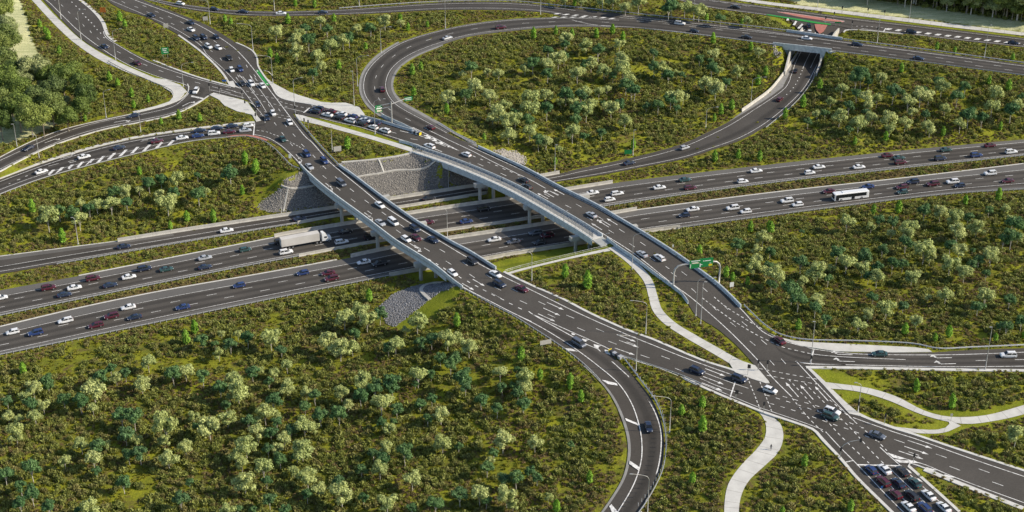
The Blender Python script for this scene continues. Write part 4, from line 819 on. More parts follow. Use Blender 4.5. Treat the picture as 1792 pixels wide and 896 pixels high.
guardrail([(1302,536),(1322,556),(1340,572),(1362,586),(1400,595.5),(1500,599),(1600,604),(1640,612),(1700,610),(1792,606)], ZU, 'long guardrail curving from the right bridge road along the right turn-off', 1)
guardrail([(190,109),(222,126),(250,138),(271,147),(284,152),(300,160),(304,167)], ZU, 'thin railing along the lower edge of the pale path at upper left', -1)
# ---------------------------------------------------------------- underpass
ur = empty('underpass_bridge', P(1412, 90, 2.4)); tag(ur, 'short grey concrete bridge carrying the top road over the ramp, with tall abutment walls', 'bridge'); ub = Vector(ur.location)
r = RIBS[TR]
def part_sweep(name, q, prof, m, root, base):
    mb = MB(); sweep(mb, q - np.array(base), prof); return fix(mb.build(name, M[m], root))
rA = r.edge(0, r.near(1370, 66), r.near(1472, 80)); rB = r.edge(1, r.near(1358, 72), r.near(1462, 82))
part_sweep('parapet', rA, [(0, -.2), (0, 1.2), (-.4, 1.2), (-.4, -1.2)], 'parapet', ur, ub)
part_sweep('parapet', rB, [(0, -.2), (0, 1.15), (.4, 1.15), (.4, -1.6), (0, -1.6)], 'parapet', ur, ub)
sA = r.A[r.near(1380, 69):r.near(1450, 78)+1]; sB = r.B[r.near(1380, 69):r.near(1450, 78)+1]
mb = MB(); vs = []
for a, b_ in zip(sA, sB): vs += [(*a[:2], ZU-.03), (*b_[:2], ZU-.03), (*b_[:2], ZU-1.3), (*a[:2], ZU-1.3)]
vs = [Vector(v) - ub for v in vs]; n_ = len(sA)
mb.add(vs, [(4*i+j, 4*i+(j+1) % 4, 4*i+4+(j+1) % 4, 4*i+4+j) for i in range(n_-1) for j in range(4)] + [(3, 2, 1, 0), (4*n_-4, 4*n_-3, 4*n_-2, 4*n_-1)]); fix(mb.build('deck_slab', M['girder'], ur))
def wall(name, pts, tops, th, m, root, base, bot=-.6):
    """upright wall: pts = (photograph x, y, base height), tops = top heights"""
    q = np.array([tuple(P(*p)) for p in pts]); n = sidev(q); vs = []
    for i in range(len(q)):
        a = q[i]; b2 = q[i] + n[i]*th
        vs += [(a[0], a[1], a[2]+bot), (b2[0], b2[1], b2[2]+bot), (b2[0], b2[1], tops[i]), (a[0], a[1], tops[i])]
    vs = [Vector(v) - base for v in vs]; k = len(q); mb = MB()
    mb.add(vs, [(4*i+j, 4*i+(j+1) % 4, 4*i+4+(j+1) % 4, 4*i+4+j) for i in range(k-1) for j in range(4)] + [(3, 2, 1, 0), (4*k-4, 4*k-3, 4*k-2, 4*k-1)]); return fix(mb.build(name, M[m], root))
wall('abutment_wall', [(1374,132,2.4),(1379,119,2.4),(1385,103,2.4),(1392,88,2.8),(1404,62,4.4)], [4.2, 7.0, 8.2, 8.2, 8.2], -.6, 'wall', ur, ub)
wall('abutment_wall', [(1427,133,2.4),(1436,116,2.4),(1446,97,2.6),(1458,72,4.2),(1466,58,5.6)], [3.6, 7.0, 8.2, 8.2, 8.0], .6, 'wall', ur, ub)
wall('wing_wall', [(1357,80,9.0),(1370,94,5.6),(1383,106,2.4)], [9.6, 9.6, 9.6], -.5, 'parapet', ur, ub, -1.0)
wall('wing_wall', [(1434,114,2.4),(1447,104,5.6),(1461,93,9.0)], [9.6, 9.6, 9.6], .5, 'parapet', ur, ub, -1.0)
# crash cushions with chevron boards at the two gore noses
def cushion(a, b, label, road):
    root = empty('crash_cushion', RIBS[road].on(*a)); tag(root, label, 'crash cushion'); base = Vector(root.location)
    p, q = RIBS[road].on(*a), RIBS[road].on(*b); d = (q-p); L_ = d.length; d.normalize(); an = math.atan2(d.y, d.x)
    for k in range(4):
        c = p + d*(L_*(k+.5)/4) - base; mb = MB(); mb.box(c.x, c.y, .5, L_/4*.9, 1.0 + k*.12, .9, rz=an); mb.build('cushion_bay', M['steel' if k % 2 else 'darksteel'], root)
    mb = MB(); c = p - base; mb.box(c.x - d.x*.15, c.y - d.y*.15, .6, .15, 1.2, 1.0, rz=an); mb.build('nose_plate', M['signyellow'], root)
cushion((735,236.5), (722,231.5), 'crash cushion with yellow nose at the split before the loop ramp', XR)
cushion((1068,616.5), (1088,629), 'crash cushion with yellow nose at the exit ramp split', LX)
# ---------------------------------------------------------------- rock faces
def rockmesh(name, k):
    bm = bmesh.new(); bmesh.ops.create_icosphere(bm, subdivisions=1, radius=.5); rr = np.random.RandomState(k)
    for v in bm.verts: v.co *= rr.uniform(.7, 1.25)
    vs = [tuple(v.co) for v in bm.verts]; fs = [tuple(v.index for v in f.verts) for f in bm.faces]; bm.free(); return vs, fs
ROCK = [rockmesh('rock', k) for k in range(6)]
def rocks(label, poly, sp, size, m, under):
    pp = polyT(poly); x0, y0 = pp.min(0); x1, y1 = pp.max(0); X_, Y_ = np.meshgrid(np.arange(x0, x1, sp), np.arange(y0, y1, sp)); q = np.c_[X_.ravel(), Y_.ravel()] + RNG.uniform(-.4, .4, (X_.size, 2))*sp
    q = q[inpoly(q, pp)]; z = tz(q[:, 0], q[:, 1]); root = empty('rock_slope', (*q.mean(0), z.mean())); tag(root, label, 'rock slope'); base = np.array(root.location)
    V_, F_ = [], []; off = 0
    for i in range(len(q)):
        vs, fs = ROCK[i % 6]; s = size*RNG.uniform(.75, 1.35); a = RNG.uniform(0, 6.28); c, sn = math.cos(a), math.sin(a)
        v = np.array(vs)*s*np.array([1, .85, .75]); v = np.c_[v[:, 0]*c - v[:, 1]*sn, v[:, 0]*sn + v[:, 1]*c, v[:, 2]] + np.array([q[i, 0], q[i, 1], z[i] + .08]) - base
        V_.append(v); F_ += [tuple(j+off for j in f) for f in fs]; off += len(vs)
    o = link('rocks', mesh('rocks', np.concatenate(V_).tolist(), F_, M[m]), root); o['kind'] = 'stuff'
    g = np.c_[np.meshgrid(np.arange(x0-1, x1+1, 1.2), np.arange(y0-1, y1+1, 1.2))[0].ravel(), np.meshgrid(np.arange(x0-1, x1+1, 1.2), np.arange(y0-1, y1+1, 1.2))[1].ravel()]
    nx2 = len(np.arange(x0-1, x1+1, 1.2)); ny2 = len(g)//nx2; ins = inpoly(g, pp).reshape(ny2, nx2); zz = tz(g[:, 0], g[:, 1]) + .12; fs = []
    for j in range(ny2-1):
        for i in range(nx2-1):
            if ins[j, i] and ins[j, i+1] and ins[j+1, i] and ins[j+1, i+1]: a = j*nx2+i; fs.append((a, a+1, a+nx2+1, a+nx2))
    link('bedding', mesh('bedding', (np.c_[g, zz] - base).tolist(), fs, M[under]), root)
    MASK.append(q); return root, base
def bench(pts, root, base, w=.7, m='wall'):
    q = smooth([PT(x, y) for x, y in pts], 1.2); q[:, 2] = tz(q[:, 0], q[:, 1]) + .3; mb = MB(); sweep(mb, q - base, [(-w/2, -.4), (-w/2, .12), (w/2, .12), (w/2, -.4)]); fix(mb.build('concrete_strip', M[m], root))
M['rock'] = mat('riprap_rock', (.17, .16, .145), .9, noise=(1.6, 4, .35, .65), col2=(.31, .29, .26))
M['rockdark'] = mat('riprap_bed', (.10, .095, .09), .95, noise=(1.5, 4, .35, .65), col2=(.16, .15, .14))
M['rockb'] = mat('bluestone_rock', (.10, .105, .12), .9, noise=(1.6, 4, .35, .65), col2=(.27, .275, .29))
M['rocklight'] = mat('pale_rock', (.27, .25, .225), .9, noise=(1.1, 4, .35, .65), col2=(.42, .39, .35))
rt, rb = rocks('tall grey stone-faced slope between the two bridges, above the collector road', [(470,372),(448,361),(462,348),(493,322),(512,308),(529,299),(598,285),(651,280),(700,273),(722,267),(745,272),(800,285),(870,297),(905,306),(880,316),(820,325),(712,341),(676,347.5),(584,362),(496,372)], .50, .60, 'rock', 'rockdark')
bench([(493,325),(505,329.5),(540,327),(585,318),(627,310),(664,304),(700,298),(750,291),(800,297)], rt, rb); bench([(662,280),(668,292),(672,303)], rt, rb, .6); bench([(598,285),(651,280.5),(700,273.5),(722,267.5)], rt, rb, 1.0); bench([(496,371),(500,352),(504,331)], rt, rb, .5)
rt, rb = rocks('dark loose rock slope under the near end of the left bridge', [(664,536),(689,514),(739,497),(772,496),(793,493),(806,500),(785,508),(772,510),(749,527),(712,557),(690,573),(676,567),(666,545)], .52, .60, 'rockb', 'rockdark')
bench([(776,495),(756,497),(741,502),(737,508),(742,516),(752,525)], rt, rb, 1.2)
rocks('pale stone patch beyond the far edge of the right bridge', [(860,262),(880,261),(905,264.5),(921,276),(922,285),(914,292),(890,279)], .6, .7, 'rocklight', 'rocklight')
rocks('small rough rock face left of the underpass mouth', [(1352,78),(1358,81),(1369,98),(1366,102),(1354,100)], .7, .8, 'rocklight', 'rockdark')
# ================================================================ VEGETATION
RS = .8; rx = np.arange(-310, 311, RS); ry = np.arange(300, 831, RS); NRX, NRY = len(rx), len(ry)
occ = np.zeros((NRY, NRX), bool); mq = np.concatenate(MASK); a_ = np.round((mq[:, 0]-rx[0])/RS).astype(int); b_ = np.round((mq[:, 1]-ry[0])/RS).astype(int); ok = (a_ >= 0) & (a_ < NRX) & (b_ >= 0) & (b_ < NRY); occ[b_[ok], a_[ok]] = True
def dil(m):
    p = np.pad(m, 1); return p[1:-1, 1:-1] | p[:-2, 1:-1] | p[2:, 1:-1] | p[1:-1, :-2] | p[1:-1, 2:]
dist = np.full(occ.shape, 99.0); cur = occ.copy(); dist[cur] = 0
for k in range(1, 16): nx2 = dil(cur); dist[nx2 & ~cur] = k*RS; cur = nx2
rq = np.c_[np.meshgrid(rx, ry)[0].ravel(), np.meshgrid(rx, ry)[1].ravel()]; zone = np.zeros(len(rq), np.int8)
for p in LP_: zone[inpoly(rq, p)] = 1
for p in FP_: zone[inpoly(rq, p)] = 2
for p in MP_: zone[inpoly(rq, p)] = 3
zone = zone.reshape(NRY, NRX)
def look(arr, x, y): return arr[np.clip(np.round((y-ry[0])/RS).astype(int), 0, NRY-1), np.clip(np.round((x-rx[0])/RS).astype(int), 0, NRX-1)]
def vnoise(x, y, sc, seed):
    r_ = np.random.RandomState(seed); G = r_.rand(256, 256); fx = x/sc + 1000; fy = y/sc + 1000; i = np.floor(fx).astype(int); j = np.floor(fy).astype(int); a = fx-i; b = fy-j; a = a*a*(3-2*a); b = b*b*(3-2*b)
    g = lambda u, v: G[v % 256, u % 256]
    return (g(i, j)*(1-a)+g(i+1, j)*a)*(1-b) + (g(i, j+1)*(1-a)+g(i+1, j+1)*a)*b
def inview(x, y, mg=40):
    z = tz(x, y) - CH; dep = y*cT - z*sT; up = y*sT + z*cT; px = W/2 + F*x/dep; py = HH/2 - F*up/dep
    return (px > -mg) & (px < W+mg) & (py > -mg) & (py < HH+mg+30)
def scatter(sp, seed):
    r_ = np.random.RandomState(seed); X_, Y_ = np.meshgrid(np.arange(-300, 300, sp), np.arange(325, 800, sp)); x = X_.ravel() + r_.uniform(-.55, .55, X_.size)*sp; y = Y_.ravel() + r_.uniform(-.55, .55, X_.size)*sp
    k = inview(x, y); return x[k], y[k], r_
def with_normals(me, nv):
    """turn every leaf face to look outwards"""
    bm = bmesh.new(); bm.from_mesh(me); bm.verts.ensure_lookup_table(); bm.normal_update()
    for f in bm.faces:
        if f.normal.dot(Vector(nv[f.verts[0].index])) < 0: f.normal_flip()
    bm.to_mesh(me); bm.free(); return me
ICO = [(0,0,1),(.894,0,.447),(.276,.851,.447),(-.724,.526,.447),(-.724,-.526,.447),(.276,-.851,.447),(.724,.526,-.447),(-.276,.851,-.447),(-.894,0,-.447),(-.276,-.851,-.447),(.724,-.526,-.447),(0,0,-1)]
ICF = [(0,1,2),(0,2,3),(0,3,4),(0,4,5),(0,5,1),(1,6,2),(2,7,3),(3,8,4),(4,9,5),(5,10,1),(6,7,2),(7,8,3),(8,9,4),(9,10,5),(10,6,1),(11,7,6),(11,8,7),(11,9,8),(11,10,9),(11,6,10)]
def core(vs, fs, NV, c, r, flat, r_):
    k = len(vs)
    for p in ICO:
        s = r*r_.uniform(.8, 1.15); vs.append((c[0]+p[0]*s, c[1]+p[1]*s, c[2]+p[2]*s*flat)); NV.append(np.array(p, float))
    fs += [tuple(i+k for i in f) for f in ICF]
def tuft(seed, n, rad, hgt, leaf, spiky=1.0, tri=True):
    """leafy clump: many small leaf faces through a low dome"""
    r_ = np.random.RandomState(seed); vs = []; fs = []; NV = []
    lob = [(r_.uniform(-.45, .45)*rad, r_.uniform(-.45, .45)*rad, r_.uniform(.55, 1)) for _ in range(5)]
    for i in range(n):
        lx, ly, ls = lob[r_.randint(5)]; th = r_.uniform(0, 6.283); ph = math.acos(r_.uniform(0.0, 1)); rr = rad*.62*ls*r_.uniform(.7, 1)
        d = np.array([math.sin(ph)*math.cos(th), math.sin(ph)*math.sin(th), math.cos(ph)]); c = np.array([lx, ly, 0]) + d*rr*np.array([1, 1, hgt/rad*1.35])
        nr_ = d + r_.normal(0, .5, 3); sd = np.cross(nr_, np.array([0, 0, 1.]) + r_.normal(0, .3, 3)); up = np.cross(sd, nr_); up = up/max(np.linalg.norm(up), 1e-6) + d*.5; up /= np.linalg.norm(up); sd /= max(np.linalg.norm(sd), 1e-6); s = leaf*r_.uniform(.7, 1.4)
        k = len(vs); vs += [tuple(c - sd*s*.38), tuple(c + sd*s*.38), tuple(c + up*s*spiky + sd*s*.1), tuple(c + up*s*spiky*.7 - sd*s*.35)]; fs += [(k, k+1, k+2), (k, k+2, k+3)]; nn_ = d*.9 + np.array([lx, ly, 0])/rad*.6 + np.array([0, 0, .45]) + r_.normal(0, .22, 3); nn_ /= np.linalg.norm(nn_); NV += [nn_]*4
    for lx, ly, ls in lob: core(vs, fs, NV, (lx, ly, hgt*.12), rad*.50*ls, hgt/rad*1.25, r_)
    return vs, fs, NV
M['leaf_shrub'] = leaf('shrub_leaves', [(.175, .200, .050), (.230, .255, .060), (.275, .295, .075), (.215, .225, .068), (.26, .235, .085)], .2)
M['leaf_heath'] = leaf('heath_leaves', [(.20, .150, .070), (.24, .178, .082), (.25, .215, .078), (.21, .158, .072), (.26, .24, .078)], .15)
M['leaf_grass'] = leaf('grass_blades', [(.20, .21, .025), (.26, .26, .030), (.30, .285, .04)], .25)
M['leaf_pale'] = leaf('pale_gum_leaves', [(.35, .41, .145), (.41, .465, .165), (.47, .51, .20), (.38, .43, .145)], .25)
M['leaf_dark'] = leaf('dark_gum_leaves', [(.080, .165, .058), (.105, .20, .070), (.13, .225, .075), (.095, .175, .070)], .2)
M['leaf_bright'] = leaf('bright_leaves', [(.20, .38, .04), (.25, .44, .05), (.22, .38, .05)], .3)
M['leaf_forest'] = leaf('forest_leaves', [(.085, .13, .032), (.15, .205, .042), (.235, .28, .062), (.11, .155, .05)], .15)
M['leaf_forestpale'] = leaf('forest_pale_leaves', [(.26, .31, .13), (.33, .37, .16), (.30, .33, .14)], .2)
M['bark'] = mat('pale_bark', (.42, .38, .32), .9, noise=(2, 5, .35, .65), col2=(.60, .56, .50))
M['barkdark'] = mat('brown_bark', (.16, .13, .10), .9, noise=(2, 5, .35, .65), col2=(.28, .24, .19))
def instancer(name, x, y, sc, protos, rnd, kind='stuff', sink=0.0):
    n = len(x); z = tz(x, y) - sink; me = bpy.data.meshes.new(name); me.vertices.add(n); me.vertices.foreach_set('co', np.c_[x, y, z].ravel())
    a = me.attributes.new('size', 'FLOAT', 'POINT'); a.data.foreach_set('value', sc.astype(np.float32)); a = me.attributes.new('turn', 'FLOAT', 'POINT'); a.data.foreach_set('value', rnd.uniform(0, 6.283, n).astype(np.float32))
    a = me.attributes.new('pick', 'INT', 'POINT'); a.data.foreach_set('value', rnd.randint(0, len(protos), n).astype(np.int32))
    o = link(name, me); o['kind'] = kind; cl = bpy.data.collections.new(name + '_shapes')
    for i, p in enumerate(protos): cl.objects.link(bpy.data.objects.new('%s_shape_%d' % (name, i), p))
    ng = bpy.data.node_groups.new(name, 'GeometryNodeTree'); ng.interface.new_socket('Geometry', in_out='INPUT', socket_type='NodeSocketGeometry'); ng.interface.new_socket('Geometry', in_out='OUTPUT', socket_type='NodeSocketGeometry')
    N = ng.nodes; L = ng.links; gi = N.new('NodeGroupInput'); go = N.new('NodeGroupOutput'); ip = N.new('GeometryNodeInstanceOnPoints'); ci = N.new('GeometryNodeCollectionInfo'); ci.inputs['Collection'].default_value = cl; ci.inputs['Separate Children'].default_value = True; ci.inputs['Reset Children'].default_value = True
    def at(nm, ty):
        q = N.new('GeometryNodeInputNamedAttribute'); q.data_type = ty; q.inputs['Name'].default_value = nm; return q.outputs['Attribute']
    m2p = N.new('GeometryNodeMeshToPoints'); L.new(gi.outputs[0], m2p.inputs[0]); L.new(m2p.outputs[0], ip.inputs['Points']); L.new(ci.outputs[0], ip.inputs['Instance']); ip.inputs['Pick Instance'].default_value = True
    L.new(at('pick', 'INT'), ip.inputs['Instance Index']); L.new(at('size', 'FLOAT'), ip.inputs['Scale']); cx = N.new('ShaderNodeCombineXYZ'); L.new(at('turn', 'FLOAT'), cx.inputs[2]); L.new(cx.outputs[0], ip.inputs['Rotation']); L.new(ip.outputs[0], go.inputs[0])
    md = o.modifiers.new('scatter', 'NODES'); md.node_group = ng; return o
def proto(name, k, fn, m): return [with_normals(mesh(name, *fn(100+i)[:2], M[m]), fn(100+i)[2]) for i in range(k)]
sh = proto('shrub_clump', 5, lambda s: tuft(s, 170, 1.35, 1.05, .36, 1.4), 'leaf_shrub'); hh_ = proto('heath_clump', 4, lambda s: tuft(s, 70, .8, .42, .24, 1.3), 'leaf_heath'); gg = proto('grass_clump', 3, lambda s: tuft(s, 36, .7, .22, .26, 1.5), 'leaf_grass')
# narrow medians keep low brown heath; open ground gets olive shrubs with heath between
x, y, r_ = scatter(1.9, 1); d = look(dist, x, y); zo = look(zone, x, y); n1 = vnoise(x, y, 7, 3)*.55 + vnoise(x, y, 22, 4)*.45; n2 = vnoise(x, y, 3.4, 5)
keep = (d > 2.8) & (zo == 0) & (n1*.62 + .38*n2 > .40) & (r_.rand(len(x)) < .88); keep |= (zo == 3) & (d > 1.3) & (n2 > .35)
sz = (.55 + .75*r_.rand(len(x)))*np.clip(.55 + d*.08, .55, 1.1); instancer('shrubs', x[keep], y[keep], sz[keep], sh, r_, sink=.05)
x, y, r_ = scatter(1.2, 2); d = look(dist, x, y); zo = look(zone, x, y); n1 = vnoise(x, y, 4.5, 13)*.5 + vnoise(x, y, 15, 14)*.5; edge = np.exp(-((d-3.4)/2.2)**2)
keep = (d > 1.1) & (zo == 0) & (n1 + .24*edge > .53) & (r_.rand(len(x)) < .86); keep |= (zo == 3) & (d > .8); sz = (.6 + .6*r_.rand(len(x))); instancer('heath', x[keep], y[keep], sz[keep], hh_, r_)
x, y, r_ = scatter(1.05, 3); d = look(dist, x, y); zo = look(zone, x, y); keep = (d > .5) & (r_.rand(len(x)) < .4) & (zo == 0); sz = (.5 + .6*r_.rand(len(x))); instancer('grass', x[keep], y[keep], sz[keep], gg, r_)
# ---------------------------------------------------------------- trees
def gum_crown(seed, rad, lobes, per, lf, flat=.8, zc=0.0):
    r_ = np.random.RandomState(seed); vs = []; fs = []; L_ = []; NV = []
    for i in range(lobes):
        a = 2.4*i + r_.uniform(-.5, .5); q = math.sqrt((i+.3)/lobes)*rad*.72; L_.append((q*math.cos(a), q*math.sin(a), zc + r_.uniform(-.5, .3)*rad + (1-(q/rad)**2)*rad*.62*flat, rad*r_.uniform(.34, .5)))
    for lx, ly, lz, lr in L_:
        for k in range(per):
            d = r_.normal(0, 1, 3); d /= np.linalg.norm(d)
            if d[2] < -.35 and r_.rand() < .6: d[2] *= -1
            c = np.array([lx, ly, lz]) + d*lr*r_.uniform(.62, 1.08)*np.array([1, 1, .85]); nrm = d + r_.normal(0, .4, 3); nrm /= np.linalg.norm(nrm); t = np.cross(nrm, r_.normal(0, 1, 3)); t /= np.linalg.norm(t); b = np.cross(nrm, t); s = lf*r_.uniform(.6, 1.3)
            m_ = len(vs); vs += [tuple(c-t*s*.5), tuple(c+b*s*.36), tuple(c+t*s*.5), tuple(c-b*s*.36)]; fs.append((m_, m_+1, m_+2, m_+3)); g_ = (c - np.array([0, 0, zc-rad*.25]))/rad; nn_ = d*.75 + g_*.7 + r_.normal(0, .25, 3); nn_ /= np.linalg.norm(nn_); NV += [nn_]*4
        core(vs, fs, NV, (lx, ly, lz), lr*.74, .9, r_)
    return vs, fs, L_, NV
def trunk_mesh(name, seed, ht, L_, r0, m):
    r_ = np.random.RandomState(seed); mb = MB(); fork = ht*.45; bx, by = r_.uniform(-.15, .15, 2)
    mb.tube([(0, 0, -.3), (bx*.4, by*.4, fork*.5), (bx, by, fork)], [r0*1.25, r0, r0*.8], 7)
    for lx, ly, lz, lr in L_[:6]: mb.tube([(bx, by, fork-.1), (bx+(lx-bx)*.45, by+(ly-by)*.45, fork+(lz-fork)*.55), (lx, ly, lz+lr*.2)], [r0*.55, r0*.36, r0*.12], 5)
    return mb.mesh(name, M[m])
def column_crown(seed, rad, h, n, lf):
    r_ = np.random.RandomState(seed); vs = []; fs = []; NV = []
    for k in range(n):
        t_ = r_.rand()**.85; zz = .30 + t_*h; rr = rad*math.sin(math.pi*(.16+.80*t_))**.6*(.82+.18*math.sin(zz*4+seed))*r_.uniform(.7, 1.05); a = r_.uniform(0, 6.283); d = np.array([math.cos(a), math.sin(a), .35]); c = np.array([rr*math.cos(a), rr*math.sin(a), zz]); nrm = d + r_.normal(0, .5, 3); nrm /= np.linalg.norm(nrm); t = np.cross(nrm, r_.normal(0, 1, 3)); t /= np.linalg.norm(t); b = np.cross(nrm, t); s = lf*r_.uniform(.7, 1.3)
        m_ = len(vs); vs += [tuple(c-t*s*.5), tuple(c+b*s*.38), tuple(c+t*s*.5), tuple(c-b*s*.38)]; fs.append((m_, m_+1, m_+2, m_+3)); nn_ = d + r_.normal(0, .3, 3); nn_ /= np.linalg.norm(nn_); NV += [nn_]*4
    return vs, fs, NV
TREES = {}
for kind, nv in (('P', 7), ('D', 7), ('C', 4), ('F', 6), ('G', 4)):
    L2 = []
    for i in range(nv):
        s = 500 + i*7 + ord(kind)
        if kind == 'C': v, f, nv_ = column_crown(s, 1.05, 3.9, 620, .5); tb = MB(); tb.tube([(0, 0, -.2), (0, 0, 3.0)], [.1, .04], 6); L2.append((with_normals(mesh('crown', v, f, M['leaf_bright']), nv_), tb.mesh('trunk', M['barkdark']))); continue
        rad, lobes, per, lf, zc, m, r0, bk = {'P': (2.35, 12, 105, .44, 3.1, 'leaf_pale', .085, 'bark'), 'D': (2.1, 10, 105, .42, 3.5, 'leaf_dark', .085, 'bark'), 'F': (5.6, 20, 300, .62, 7.6, 'leaf_forest', .26, 'barkdark'), 'G': (5.4, 19, 300, .60, 7.4, 'leaf_forestpale', .30, 'bark')}[kind]
        v, f, LL, nv_ = gum_crown(s, rad, lobes, per, lf, .8, zc); L2.append((with_normals(mesh('crown', v, f, M[m]), nv_), trunk_mesh('trunk', s, zc*1.05, LL, r0, bk)))
    TREES[kind] = L2
TL = []     # (kind, photograph x, y of the crown centre, crown radius in photograph pixels)
